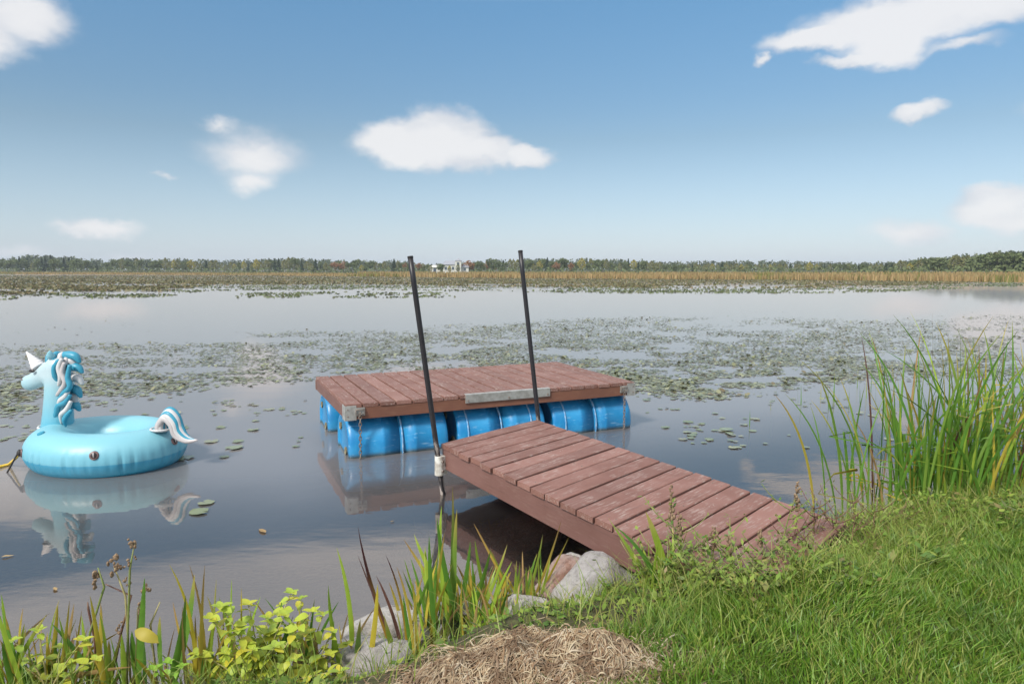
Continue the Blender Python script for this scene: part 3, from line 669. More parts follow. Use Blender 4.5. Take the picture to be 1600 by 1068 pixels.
# barrels
BR, BL = .29, .915
def barrel_mesh():
    prof = [(0, .0), (.015, .235), (0.0, .245), (0, .27), (.012, BR - .012), (.035, BR), (.10, BR), (.29, BR), (.30, BR + .007), (.325, BR + .007), (.335, BR), (.46, BR - .003)]
    prof = prof + [(BL - x, r_) for x, r_ in prof[::-1]]
    n = 40; vs = []; fs = []
    for x, r_ in prof:
        for k in range(n): a = 2 * math.pi * k / n; vs.append((x - BL / 2, max(r_, .001) * math.cos(a), max(r_, .001) * math.sin(a)))
    for i in range(len(prof) - 1):
        for k in range(n): fs.append((i * n + k, i * n + (k + 1) % n, (i + 1) * n + (k + 1) % n, (i + 1) * n + k))
    me = MB().add(vs, fs).mesh('barrel', True); return me
def ring_mesh(name, R0, wd, th, n=40):
    vs = []; fs = []
    for x, r_ in ((-wd / 2, R0 - .003), (-wd / 2, R0 + th), (wd / 2, R0 + th), (wd / 2, R0 - .003)):
        for k in range(n): a = 2 * math.pi * k / n; vs.append((x, r_ * math.cos(a), r_ * math.sin(a)))
    for i in range(3):
        for k in range(n): fs.append((i * n + k, i * n + (k + 1) % n, (i + 1) * n + (k + 1) % n, (i + 1) * n + k))
    return MB().add(vs, fs).mesh(name, True)
bme = barrel_mesh(); hoop = ring_mesh('scuffed_hoop', BR + .006, .014, .004)
bung = MB().tube([(-.012, 0, 0), (.0, 0, 0), (.012, 0, 0)], [.034, .034, .026], 14).mesh('bung', False)
for row, vy in ((0, BR + .02), (1, LB - BR - .03)):
    for i, (u0, hoops) in enumerate(((.03, (.30,)), (1.045, (-.36, -.02, .30)), (2.055, (-.33, .02)))):
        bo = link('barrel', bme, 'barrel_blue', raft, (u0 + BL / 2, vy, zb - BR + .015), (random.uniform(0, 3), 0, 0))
        bo.rotation_euler = (0, 0, 0)
        for hx in ((.02,) if i == 0 else hoops): link('scuffed_hoop', hoop, 'white_scuff', bo, (hx, 0, 0))
        for s in (-1, 1):
            link('bung', bung, 'bung', bo, (s * (BL / 2 - .006), -.11 * s, .14), (0, 0, 0)); link('bung', bung, 'bung', bo, (s * (BL / 2 - .006), .12 * s, -.04), (0, 0, 0))
# metalwork
n_front = (uA[1], -uA[0], 0); pf = (-1.44, 5.80, 0)
def raft_u(x, y): p = on_plane(x, y, pf, n_front); return (p[0] + 1.44) * uA[0] + (p[1] - 5.80) * uA[1], p[2]
u0, _ = raft_u(727, 616); u1, _ = raft_u(859, 606)
st = link('edge_strip', MB().box(u0, u1, -.010, .001, ZD - .075, ZD + .006).box(u0, u1, .001, .035, ZD + .002, ZD + .008).mesh('edge_strip', bevel=.0015), 'galvanised', raft)
for q in (.03, .5, .97): link('bolt', MB().tube([(0, 0, 0), (0, -.008, 0)], [.012, .009], 8).mesh('bolt'), 'rusty_steel', st, (u0 + (u1 - u0) * q, -.009, ZD - .055))
for uu, sgn in ((0, 1), (LA, -1)):
    cp = link('corner_plate', MB().box(*sorted((uu - sgn * .006, uu + sgn * .095)), -.004, .002, zb - .006, ZD - .012).box(*sorted((uu - sgn * .006, uu + sgn * .0)), .003, .11, zb - .006, ZD - .012).mesh('corner_plate', bevel=.001), 'galvanised', raft)
    for dz in (.03, .09): link('bolt', MB().tube([(0, 0, 0), (0, -.006, 0)], [.008, .006], 8).mesh('bolt'), 'rusty_steel', cp, (uu + sgn * .022, -.003, zb + dz))
    hc = uu + sgn * (.125 if sgn > 0 else .135)
    hk = link('chain_holder', MB().box(hc - .045, hc + .045, -.006, .003, ZD - .105, ZD - .035).mesh('chain_holder', bevel=.001), 'galvanised', raft)
    link('clip', MB().tube([(hc - .036, -.012, ZD - .05), (hc + .036, -.012, ZD - .05), (hc + .036, -.014, ZD - .09), (hc - .036, -.014, ZD - .09), (hc - .036, -.012, ZD - .05)], .0055, 6).mesh('clip', True), 'rusty_steel', hk)
    mb = MB(); zc = ZD - .088; kk = 0
    while zc > -.55:
        pts = []
        for a in range(11):
            t = 2 * math.pi * a / 10; xx, z_ = .011 * math.cos(t), .021 * math.sin(t)
            pts.append((hc + (xx if kk % 2 else 0) + (-.016 if sgn > 0 else 0) * max(0, (ZD - .1 - zc)), -.016 + (0 if kk % 2 else xx), zc + z_))
        mb.tube(pts, .0042, 5, cap=False); zc -= .031; kk += 1
    link('chain', mb.mesh('chain', True), 'rusty_steel', raft)

# ------------------------------------------------------------------ ramp
Pfl = at(687.6, 692, .375); Pfr = at(837.6, 655, .375); Pnr = at(1303, 810, .355)
bdir = (Pfr - Pfl); W = np.linalg.norm(bdir[:2]); bdir /= np.linalg.norm(bdir); rdir = (Pnr - Pfr); rdir /= np.linalg.norm(rdir)
RL = 2.80; ang_b = math.atan2(bdir[1], bdir[0])
# local frame: x along the boards, y = across them toward the shore
perp = np.array([bdir[1], -bdir[0]]); cosk = float(rdir[:2] @ perp); sink = float(rdir[:2] @ bdir[:2]); skew = -sink / cosk
ramp = empty('boarding_ramp', (Pfl[0], Pfl[1], .375), ang_b, 'brown plank ramp leading from the shore toward the raft', 'ramp')
def RP(a, s, z=0): return Vector((a * W + s * sink, -s * cosk, z - .0075 * s))       # a across 0..1, s metres along
SCREW = MB().tube([(0, 0, -.002), (0, 0, .0015)], [.0055, .005], 8).mesh('screw')
NR = 19; pt = RL / NR; RBT = .034
rm = [board_mesh(W, pt * cosk - .013, RBT, skew, 20 + i) for i in range(6)]
for i in range(NR):
    c = RP(.5, pt * (i + .5), -RBT / 2); o = link('board', rm[i % 6], 'ramp_wood', ramp, c + Vector((random.uniform(-.006, .006), 0, random.uniform(-.002, .002))), (0, 0, random.uniform(-.0035, .0035)))
    for sx_ in (-.46, -.43, .0, .43, .46):
        if sx_ in (-.46, .46): continue
        for sy_ in (-.035, .035): link('screw', SCREW, 'rusty_steel', o, (sx_ * W + sy_ * skew + random.uniform(-.006, .006), sy_ + random.uniform(-.006, .006), RBT / 2 - .0005))
def plank(name, p, q, th, hgt, inward, mat):
    """beam from p to q (top line), thickness toward inward, with its own local x along its length"""
    p, q = Vector(p), Vector(q); d = q - p; L = d.length; a = math.atan2(d.y, d.x); tilt = -math.atan2(d.z, math.hypot(d.x, d.y))
    me = MB().box(0, L, min(0, th * inward), max(0, th * inward), -hgt, 0).mesh(name, bevel=.003)
    return link(name, me, mat, ramp, p, (0, tilt, a))
BH = .15; zt = -RBT - .003
plank('side_beam', RP(.012, .012, zt), RP(.012, RL - .02, zt), .038, BH, 1, 'beam_wood'); plank('side_beam', RP(.988, .012, zt), RP(.988, RL - .02, zt), .038, BH, -1, 'beam_wood')
plank('end_beam', RP(.05, .014, zt - .002), RP(.95, .014, zt - .002), .036, BH - .01, -1, 'beam_wood')
for s in (.9, 1.8): plank('cross_brace', RP(.05, s, zt - .002), RP(.95, s, zt - .002), .036, BH - .02, -1, 'frame_wood')
# sleeves that hold the poles
def sleeve(a):
    c = RP(a, .03, -.155) + Vector((-.030 if a < .5 else .030, 0, 0))
    b_ = link('pole_bracket', MB().tube([c + Vector((0, 0, -.072)), c + Vector((.004, 0, .072))], [.034, .034], 14).box(c.x - (.0 if a < .5 else .055), c.x + (.055 if a < .5 else 0), c.y - .03, c.y + .05, c.z - .07, c.z + .07).mesh('pole_bracket', bevel=.002), 'white_bracket', ramp)
    for dz in (-.035, .035): link('bolt', MB().tube([(c.x, c.y - .028, c.z + dz), (c.x + .003, c.y - .046, c.z + dz)], [.010, .010], 8).mesh('bolt'), 'rusty_steel', b_)
    M = Matrix.Translation((Pfl[0], Pfl[1], .375)) @ Matrix.Rotation(ang_b, 4, 'Z'); return M @ c
sl = sleeve(0.); sr = sleeve(1.)
def pole(c, toppx, Y, rad_, label):
    T = Vector(atY(*toppx, Y)); d = (T - c).normalized(); base = c - d * ((c.z + .45) / d.z)
    e = empty('dock_pole', base, 0, label, 'pole'); L = (T - base).length
    q = d.to_track_quat('Z', 'Y').to_euler()
    # local z measured from the water line for the paint wear
    me = MB().tube([(0, 0, i * L / 12 - .45) for i in range(13)], rad_, 18).mesh('pipe', True)
    o = link('pipe', me, 'pole_paint', e, d * .45, q)
    link('end_cap', MB().tube([(0, 0, L - .46), (0, 0, L - .447), (0, 0, L - .444)], [rad_ + .0015, rad_ + .0015, rad_ - .003], 18).mesh('end_cap'), 'black_cord', e, d * .45, q)
pole(sl, (641, 401), sl.y - .02, .0195, 'black steel pole held by the white bracket at the ramp corner')
pole(sr, (813, 392), sr.y + .05, .0190, 'black steel pole with scraped paint in front of the metal strip')

# ------------------------------------------------------------------ unicorn pool float
FC = (-3.50, 5.78, 0); FT = -.25
fl = empty('pool_float', FC, FT, 'pale blue inflatable unicorn ring floating on the lake', 'pool float')
RA, RB_, RR, RZc, RZ = .47, .352, .20, .136, .186
def ring_pt(T, S, extra=0.0):
    nx_, ny_ = math.cos(T) / RA, math.sin(T) / RB_; q = math.hypot(nx_, ny_); nx_, ny_ = nx_ / q, ny_ / q
    return Vector((RA * math.cos(T) + nx_ * (RR + extra) * math.cos(S), RB_ * math.sin(T) + ny_ * (RR + extra) * math.cos(S), RZc + (RZ + extra) * math.sin(S)))
NTs, NS = 220, 44; vs = []; fs = []; rr_ = random.Random(3); wr = [rr_.uniform(.3, 1) for _ in range(60)]
for i in range(NTs):
    T = 2 * math.pi * i / NTs
    for j in range(NS):
        S = 2 * math.pi * j / NS
        ph = T / (2 * math.pi) * 46; amp = wr[int(ph) % 60] * math.exp(-((((S + math.pi) % (2 * math.pi)) - math.pi + .12) / .42) ** 2)
        seam = .006 * math.exp(-((((S + math.pi) % (2 * math.pi)) - math.pi + .10) / .05) ** 2)
        groove = -.020 * amp * max(0, math.cos(2 * math.pi * ph)) ** 6
        vs.append(ring_pt(T, S, groove + seam))
for i in range(NTs):
    for j in range(NS): fs.append((i * NS + j, ((i + 1) % NTs) * NS + j, ((i + 1) % NTs) * NS + (j + 1) % NS, i * NS + (j + 1) % NS))
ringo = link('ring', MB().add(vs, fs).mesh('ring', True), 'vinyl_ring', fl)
# floor of the ring
mb = MB(); n = 48; mb.add([((RA - RR * .55) * math.cos(2 * math.pi * k / n), (RB_ - RR * .55) * math.sin(2 * math.pi * k / n), .06) for k in range(n)], [tuple(range(n))])
link('floor', mb.mesh('floor'), 'vinyl_pale', fl)
ca, sa = math.cos(FT), math.sin(FT); nfl = (-sa, ca, 0)
def FL(x, y, dy=0.0):
    """photo pixel -> point in the float's upright middle plane (local coordinates), dy sideways"""
    p = on_plane(x, y, np.array(FC) + np.array(nfl) * dy, nfl) - np.array(FC)
    return Vector((p[0] * ca + p[1] * sa, -p[0] * sa + p[1] * ca, p[2]))
ppm = F / 6.05
def ball(mb, c, r_, sq=(1, 1, 1)):
    bm = bmesh.new(); bmesh.ops.create_icosphere(bm, subdivisions=3, radius=1)
    mb.add([(c[0] + v.co.x * r_ * sq[0], c[1] + v.co.y * r_ * sq[1], c[2] + v.co.z * r_ * sq[2]) for v in bm.verts], [tuple(v.index for v in f.verts) for f in bm.faces]); bm.free()
def chain(mb, seq, sqy=1.0, step=7):
    for (a, b_) in zip(seq[:-1], seq[1:]):
        for i in range(step + 1):
            t = i / step; p = FL(a[0] + (b_[0] - a[0]) * t, a[1] + (b_[1] - a[1]) * t); ball(mb, p, (a[2] + (b_[2] - a[2]) * t) / ppm, (1, sqy, 1))
mb = MB(); chain(mb, [(90, 676, 26), (91, 650, 23.5), (92, 622, 22), (93, 596, 22), (91, 576, 21)], .82)
chain(mb, [(88, 577, 20), (74, 584, 16.5), (60, 592, 13.5), (49, 597, 12.8), (46, 597.5, 12.5)], .80)
chain(mb, [(92, 590, 22), (80, 586, 18)], .8)
link('head', remeshed(mb, .011, 6), 'vinyl_head', fl)
link('neck_weld', MB().tube([FL(90, 667) + Vector((.16 * math.cos(t), .125 * math.sin(t), .006)) for t in np.linspace(0, 2 * math.pi, 28)], .012, 6, cap=False).mesh('neck_weld', True), 'vinyl_white', fl)
hb, ht = FL(62, 575), FL(41, 549); mb = MB(); pts = []; rad_ = []
for i in range(22):
    t = i / 21; pts.append(hb + (ht - hb) * t); rad_.append((10.5 * (1 - t) + .8) / ppm * (1 + .10 * math.sin(t * 34)))
link('horn', mb.tube(pts, rad_, 14).mesh('horn', True), 'vinyl_horn', fl)
for s in (-1, 1):
    e0, e1 = FL(80, 560, .055 * s), FL(78, 549, .075 * s)
    link('ear', remeshed(MB().tube([e0, e0.lerp(e1, .4), e0.lerp(e1, .8), e1 + (e1 - e0) * .15], [.030, .036, .024, .006], 10, flat=.55), .006, 2), 'vinyl_pale', fl)
    ec = FL(60, 577, .0) + Vector((.022, .082 * s, 0)); mb = MB(); ball(mb, ec, .024, (1.25, .45, .62)); link('eye', mb.mesh('eye', True), 'grommet_dark', fl)
    mb = MB(); ball(mb, FL(42, 592) + Vector((.0, .045 * s, 0)), .008, (1, .6, 1)); link('nostril', mb.mesh('nostril', True), 'grommet_ring', fl)
def lock(name, mat, pxs, rads, dy, flat=.6, par=fl):
    P_ = [FL(x, y, d) for (x, y), d in zip(pxs, dy if hasattr(dy, '__len__') else [dy] * len(pxs))]
    # smooth the path
    Q = []; Rr = []
    for i in range(len(P_) - 1):
        p0, p1, p2, p3 = P_[max(0, i - 1)], P_[i], P_[i + 1], P_[min(len(P_) - 1, i + 2)]
        for k in range(5):
            t = k / 5; Q.append(.5 * ((2 * p1) + (p2 - p0) * t + (2 * p0 - 5 * p1 + 4 * p2 - p3) * t * t + (3 * p1 - p0 - 3 * p2 + p3) * t ** 3)); Rr.append((rads[i] + (rads[i + 1] - rads[i]) * t) / ppm)
    Q.append(P_[-1]); Rr.append(rads[-1] / ppm)
    return link(name, MB().tube(Q, Rr, 10).mesh(name, True), mat, par)
sd_ = -.095                                             # the side of the neck toward the shore
# locks that curl out behind the neck, one above the other
for (x0, y0, x1, y1, m_) in ((98, 558, 124, 565, 'vinyl_teal'), (102, 575, 128, 581, 'vinyl_teal'), (104, 592, 128, 599, 'vinyl_white'), (104, 610, 126, 619, 'vinyl_teal'), (104, 634, 124, 640, 'vinyl_teal'), (100, 566, 118, 573, 'vinyl_white'), (104, 622, 119, 630, 'vinyl_grey')):
    lock('mane_lock', m_, [(x0 - 6, y0 - 2), (x0 + 8, y0 - 3), (x0 + (x1 - x0) * .75, y0 - 1), (x1, y1), (x1 + 1, y1 + 2)], [4.5, 7.2, 6.5, 3, 1], 0)
# forelock over the crown
for (x0, y0, m_) in ((78, 556, 'vinyl_teal'), (88, 553, 'vinyl_teal'), (97, 554, 'vinyl_white'), (106, 560, 'vinyl_grey')):
    lock('mane_lock', m_, [(x0 - 4, y0 + 10), (x0 - 1, y0 + 1), (x0 + 6, y0 + 1), (x0 + 9, y0 + 8)], [3, 5, 4.5, 2], [-.05, -.02, .02, .05])
# wavy locks printed proud down the side of the neck, on both sides
for s in (1, -1):
    for pts_, m_ in (([(92, 562), (85, 574), (86, 588), (91, 597)], 'vinyl_teal'), ([(101, 566), (97, 582), (102, 597), (96, 609), (84, 622)], 'vinyl_grey'), ([(109, 570), (106, 590), (109, 604), (99, 615), (88, 628)], 'vinyl_teal'),
                     ([(108, 604), (103, 618), (94, 626), (90, 640)], 'vinyl_white'), ([(110, 616), (102, 628), (91, 634), (88, 646), (82, 662)], 'vinyl_teal'), ([(111, 626), (104, 640), (96, 648), (96, 662)], 'vinyl_white'),
                     ([(112, 640), (105, 648), (101, 656), (103, 666)], 'vinyl_teal'), ([(97, 560), (92, 574), (95, 590), (90, 604)], 'vinyl_white')):
        lock('mane_lock', m_, pts_, [2.6] + [4.0] * (len(pts_) - 2) + [1.2], [s * (-.072 - .012 * math.sin(math.pi * i / (len(pts_) - 1))) for i in range(len(pts_))])
# tail: three bands arching up and curling down to a point
for k, (m_, dyy, dx, dz) in enumerate((('vinyl_grey', -.048, -4, 8), ('vinyl_white', -.040, -1, 4), ('vinyl_teal', -.028, 1, 0), ('vinyl_white', -.012, 3, -3), ('vinyl_teal', .012, 5, -6), ('vinyl_teal', .040, 4, -3))):
    lock('tail_band', m_, [(252 + dx, 674), (252 + dx, 656 + dz), (261 + dx, 646 + dz), (272 + dx, 656 + dz), (278 + dx, 672 + dz), (291, 684 + dz * .6), (309 - k * 1.5, 687)], [5, 5, 5, 4.8, 4.5, 3.5, 1.0], [dyy, dyy, dyy * .9, dyy * .8, dyy * .6, dyy * .3, 0])
link('tail_weld', MB().tube([FL(253, 670) + Vector((.085 * math.cos(t), .085 * math.sin(t), .004)) for t in np.linspace(0, 2 * math.pi, 24)], .010, 6, cap=False).mesh('tail_weld', True), 'vinyl_white', fl)
# rope eyes on the outside of the ring
TT, SS = np.meshgrid(np.linspace(0, 2 * np.pi, 360, endpoint=False), np.linspace(-.5, 1.2, 60)); TT = TT.ravel(); SS = SS.ravel()
RPts = np.array([ring_pt(a, b_) for a, b_ in zip(TT, SS)]); Wp = np.stack([FC[0] + RPts[:, 0] * ca - RPts[:, 1] * sa, FC[1] + RPts[:, 0] * sa + RPts[:, 1] * ca, RPts[:, 2]], 1)
qx, qy = projv(Wp); dist = np.hypot(Wp[:, 0], Wp[:, 1])
def ring_at(x, y):
    c = np.hypot(qx - x, qy - y) + (dist - dist.min()) * 12; i = int(np.argmin(c)); return TT[i], SS[i]
def eye_on_ring(x, y, r_):
    T, S = ring_at(x, y); p = ring_pt(T, S); nrm = (ring_pt(T, S, .05) - p).normalized()
    o = link('rope_eye', MB().tube([p - nrm * .004, p + nrm * .006, p + nrm * .008], [r_, r_ * .92, r_ * .6], 20).mesh('rope_eye', True), 'grommet_ring', fl)
    link('eye_hole', MB().tube([p + nrm * .006, p + nrm * .010], [r_ * .66, r_ * .6], 16).mesh('eye_hole', True), 'grommet_dark', o)
    link('eye_bar', MB().tube([p + nrm * .011 + Vector((0, 0, r_ * .55)), p + nrm * .013, p + nrm * .011 - Vector((0, 0, r_ * .55))], .005, 6).mesh('eye_bar', True), 'vinyl_grey', o)
    return p, nrm
eye_on_ring(147, 711, .037); eye_on_ring(273, 689, .034); lp, ln = eye_on_ring(30, 707, .036)
link('valve', MB().tube([ring_pt(*ring_at(64, 677)), ring_pt(*ring_at(64, 677), .010)], [.03, .026], 14).mesh('valve'), 'vinyl_teal', fl)
M = Matrix.Translation(FC) @ Matrix.Rotation(FT, 4, 'Z'); k0 = M @ (lp + ln * .012)
wp = Vector(at(11, 738)); mb = MB(); mb.tube([k0 + Vector((0, 0, .03)), k0 + Vector((-.01, -.01, 0)), k0 + Vector((-.03, -.03, -.05)), wp + Vector((.02, .02, .05)), wp, wp + Vector((-.05, .05, -.25))], .007, 7)
ball(mb, k0, .022, (1, 1, 1.3)); o = link('tether_cord', mb.mesh('tether_cord', True), 'black_cord'); tag(o, 'black knotted cord hanging from the unicorn ring into the water', 'cord')
mb = MB(); mb.tube([k0 + Vector((-.02, 0, -.03)), Vector(at(14, 727)) + Vector((0, 0, .01)), Vector(at(-8, 733)) + Vector((0, 0, .012)), Vector(at(-60, 742)) + Vector((0, 0, .008)), Vector(at(-140, 740))], [.009, .012, .016, .012, .01], 8)
o = link('mooring_rope', mb.mesh('mooring_rope', True), 'yellow_rope'); tag(o, 'yellow rope floating on the water beside the unicorn ring', 'rope')

# ------------------------------------------------------------------ rocks
def rock(px, py, wpx, hpx, mat, label, seed, Y=None, deep=.7, rot=0.0):
    p = at(px, py, .03) if Y is None else atY(px, py, Y)
    Yd = p[1]; a = wpx / 2 * Yd / F; c = hpx / 2 * Yd / F
    bm = bmesh.new(); bmesh.ops.create_icosphere(bm, subdivisions=4, radius=1); r = random.Random(seed)
    cuts = [(Vector((r.gauss(0, 1), r.gauss(0, 1), r.gauss(0, 1))).normalized(), r.uniform(.58, .84)) for _ in range(13)]
    for v in bm.verts:
        d = v.co.normalized(); k = 1.0
        for n_, h_ in cuts:
            q = d.dot(n_)
            if q > 0: k = min(k, h_ / q)
        k *= 1 + .10 * mnoise.noise(d * 1.6 + Vector((seed, 0, 0))) + .035 * mnoise.noise(d * 6 + Vector((0, seed, 0)))
        v.co = Vector((d.x * a * 1.2, d.y * (a * deep) * 1.2, d.z * c * 1.25)) * k
    for _ in range(1): bmesh.ops.smooth_vert(bm, verts=bm.verts, factor=.2, use_axis_x=True, use_axis_y=True, use_axis_z=True)
    for f in bm.faces: f.smooth = True
    me = bpy.data.meshes.new('rock'); bm.to_mesh(me); bm.free()
    o = link('rock', me, mat, None, p, (0, rot, r.uniform(-.3, .3))); tag(o, label, 'rock')
rock(874, 908, 92, 62, 'rock_red', 'reddish brown rock at the water edge beside the ramp', 4, 3.42, .8, -.45)
rock(898, 882, 54, 36, 'rock_white', 'small pale angular rock wedged behind the reddish rock', 5, 3.52, .8, -.3)
rock(922, 918, 160, 84, 'rock_pale', 'large pale grey boulder between the reddish rock and the ramp', 6, 3.30, .75, -.38)
rock(965, 928, 74, 40, 'rock_red', 'flat tan stone leaning on the large pale boulder', 12, 3.26, .8)
rock(994, 918, 58, 54, 'rock_white', 'pale rock tucked under the ramp side beam', 7, 3.38, .8)
rock(826, 950, 76, 40, 'rock_white', 'low whitish stone in front of the reddish rock', 8, 3.18, .8)
rock(610, 980, 146, 62, 'rock_white', 'broad whitish rock at the water edge among iris blades', 9, 2.98, .7)
rock(600, 1026, 150, 60, 'rock_pale', 'grey rock below the broad whitish rock', 10, 2.74, .7)
rock(530, 1035, 60, 44, 'rock_pale', 'dull grey rock beside the yellow leaved shrub', 14, 2.78, .8)
rock(305, 1062, 24, 26, 'rock_white', 'small white stone half hidden under the yellow leaved shrub', 11, 2.55, .8)
rock(728, 950, 40, 22, 'rock_white', 'small pale stone among green iris blades', 13, 3.12, .8)
rock(1500, 812, 70, 26, 'rock_pale', 'flat grey stone at the foot of the tall cattails', 15, 4.55, .8)
rock(1425, 828, 60, 22, 'rock_white', 'pale stone between the ramp and the tall cattails', 16, 4.2, .8)

# ------------------------------------------------------------------ plants made of single leaves
def blade_mesh(name, P_, wid, seed, fold=.25, twist=.6, taper=1.0):
    """long leaf: three-point section swept along the path P_, narrowing to a point; attribute t runs base to tip"""
    r = random.Random(seed); n = len(P_); V = []; Fc = []; tv = []
    ph = r.uniform(-.9, .9)
    for i, p in enumerate(P_):
        p = Vector(p); t = i / (n - 1); tan = (Vector(P_[min(i + 1, n - 1)]) - Vector(P_[max(i - 1, 0)])).normalized()
        a = ph + twist * t * r.choice((1, 1)); s0 = tan.cross(Vector((math.sin(a), -math.cos(a), .15))).normalized(); nn = s0.cross(tan)
        w_ = wid * .5 * (min(1, .55 + 2.2 * t)) * (max(0, 1 - t ** (2.6 * taper)) ** .8) + .0004
        V += [p - s0 * w_, p + nn * w_ * fold, p + s0 * w_]; tv += [t] * 3
        if i: b_ = 3 * i; Fc += [(b_ - 3, b_ - 2, b_ + 1, b_), (b_ - 2, b_ - 1, b_ + 2, b_ + 1)]
    return arrays(name, V, Fc, True, tv)
def clump(name, label, cat, base, blades, group=None, fill=30):
    """blades: list of (tip px, base px offset or None, width, material, bow) in photo pixels on the upright plane through the base"""
    b0 = at(*base, 0.0) if len(base) == 2 else atY(base[0], base[1], base[2])
    x, y = b0[0], b0[1]; e = empty(name, (x, y, gz(x, y)), 0, label, cat, group); org = np.array([x, y, gz(x, y)])
    for i, (tip, bs, wd, mt, bow) in enumerate(blades):
        Yb = y + random.uniform(-.05, .05); B = atY(bs[0], bs[1], Yb); B[2] = min(B[2], gz(B[0], B[1]) + .005) if B[2] > -.3 else B[2]
        T = atY(tip[0], tip[1], Yb + random.uniform(-.08, .05))
        B[2] = max(B[2], gz(B[0], B[1]) - .02); B[2] = min(B[2], gz(B[0], B[1]) + .01)
        Lh = np.linalg.norm(T - B); C = (B + T) / 2 + np.array([bow * Lh, random.uniform(-.06, .06) * Lh, .06 * Lh])
        me = blade_mesh('leaf', [p - org for p in bez(B, C, T, 10)], wd * 1.5, i * 7 + int(base[0]))
        link('leaf', me, mt, e)
    r = random.Random(int(base[0]))
    for i in range(fill):                                   # shorter leaves between the tall ones
        bs = blades[r.randrange(len(blades))][1]; B = atY(bs[0] + r.uniform(-22, 22), bs[1], y + r.uniform(-.06, .10)); B[2] = gz(B[0], B[1]) - .01; hgt = r.uniform(.08, .26)
        T = B + np.array([r.gauss(0, .3) * hgt, r.gauss(0, .3) * hgt, hgt]); C = (B + T) / 2 + np.array([0, 0, .15 * hgt])
        link('leaf', blade_mesh('leaf', [p - org for p in bez(B, C, T, 8)], r.uniform(.006, .016), i + 900), r.choice((G, G, Lm, Lm, Yl, Dd)), e)
    return e
G, Lm, Yl, Rd, Dr, Dd = 'blade_green', 'blade_lime', 'blade_yellow', 'blade_red', 'blade_dark_red', 'blade_dry'
clump('iris_plant', 'tall green iris blades standing in water beside the pole', 'plant', (705, 975, 3.12), [
    ((707, 760), (704, 972), .020, G, .02), ((714, 795), (710, 972), .018, G, -.02), ((647, 834), (722, 962), .018, Lm, -.10), ((683, 808), (718, 960), .018, G, -.06),
    ((631, 842), (712, 960), .012, Yl, -.05), ((767, 857), (728, 960), .018, G, .06), ((664, 853), (676, 978), .016, Lm, -.03), ((690, 880), (700, 980), .018, G, 0), ((735, 845), (712, 975), .016, G, .05),
    ((655, 870), (690, 985), .014, Lm, -.05), ((742, 898), (735, 975), .014, Lm, .03), ((675, 905), (668, 985), .016, Yl, 0), ((762, 912), (722, 985), .010, Dd, .06), ((750, 935), (705, 992), .010, Dd, .1), ((690, 790), (700, 970), .016, Lm, -.06)])
clump('sedge_plant', 'thin yellow and green sedge blades in water beside the reddish rock', 'plant', (830, 940, 3.34), [
    ((740, 817), (803, 938), .010, Yl, -.03), ((790, 836), (760, 850), .008, Yl, 0), ((877, 813), (833, 938), .010, Yl, .04), ((889, 838), (838, 938), .010, Yl, .06), ((848, 834), (822, 940), .011, Lm, .05), ((742, 843), (752, 930), .013, Lm, -.05),
    ((765, 858), (803, 935), .012, Lm, -.06), ((822, 885), (825, 938), .010, Lm, -.02), ((772, 880), (792, 940), .010, Yl, -.05), ((860, 870), (842, 940), .009, Lm, .04)][0:1] + [
    ((877, 813), (833, 938), .010, Yl, .04), ((889, 838), (838, 938), .010, Yl, .06), ((848, 834), (822, 940), .011, Lm, .05), ((742, 843), (762, 930), .013, Lm, -.05),
    ((765, 858), (803, 935), .012, Lm, -.06), ((822, 885), (825, 938), .010, Lm, -.02), ((772, 880), (792, 940), .010, Yl, -.05), ((860, 870), (842, 940), .009, Lm, .04)])
clump('iris_plant', 'iris with a dark red tipped blade beside the whitish rock', 'plant', (600, 1050, 2.72), [
    ((559, 821), (626, 1056), .017, Rd, -.07), ((559, 867), (628, 1052), .007, Dr, -.03), ((588, 899), (632, 1052), .011, Dr, .08), ((590, 912), (574, 1040), .016, Yl, .05), ((602, 865), (636, 975), .010, Rd, .08), ((620, 885), (646, 985), .009, Yl, .06),
    ((513, 914), (538, 1064), .013, Lm, -.06), ((526, 855), (548, 1050), .014, Lm, .10), ((563, 966), (559, 1064), .020, G, -.02), ((600, 960), (624, 1058), .022, Lm, -.04), ((548, 985), (560, 1064), .013, G, .02), ((536, 900), (528, 945), .012, Lm, .05), ((553, 930), (540, 880), .011, Lm, .05), ((645, 905), (652, 990), .009, Yl, 0), ((630, 930), (645, 995), .011, G, -.03)][:11] + [((645, 905), (652, 990), .009, Yl, 0), ((630, 930), (645, 995), .011, G, -.03)])
clump('iris_plant', 'broad bright green iris blades growing against the ramp side', 'plant', (1030, 955, 2.95), [
    ((950, 808), (1022, 958), .024, Lm, -.03), ((1009, 799), (1044, 948), .024, Lm, .03), ((962, 822), (1030, 956), .018, G, .14), ((1000, 905), (1018, 965), .016, G, -.05), ((975, 985), (1032, 955), .014, G, -.1), ((1062, 900), (1046, 955), .014, G, .03)])
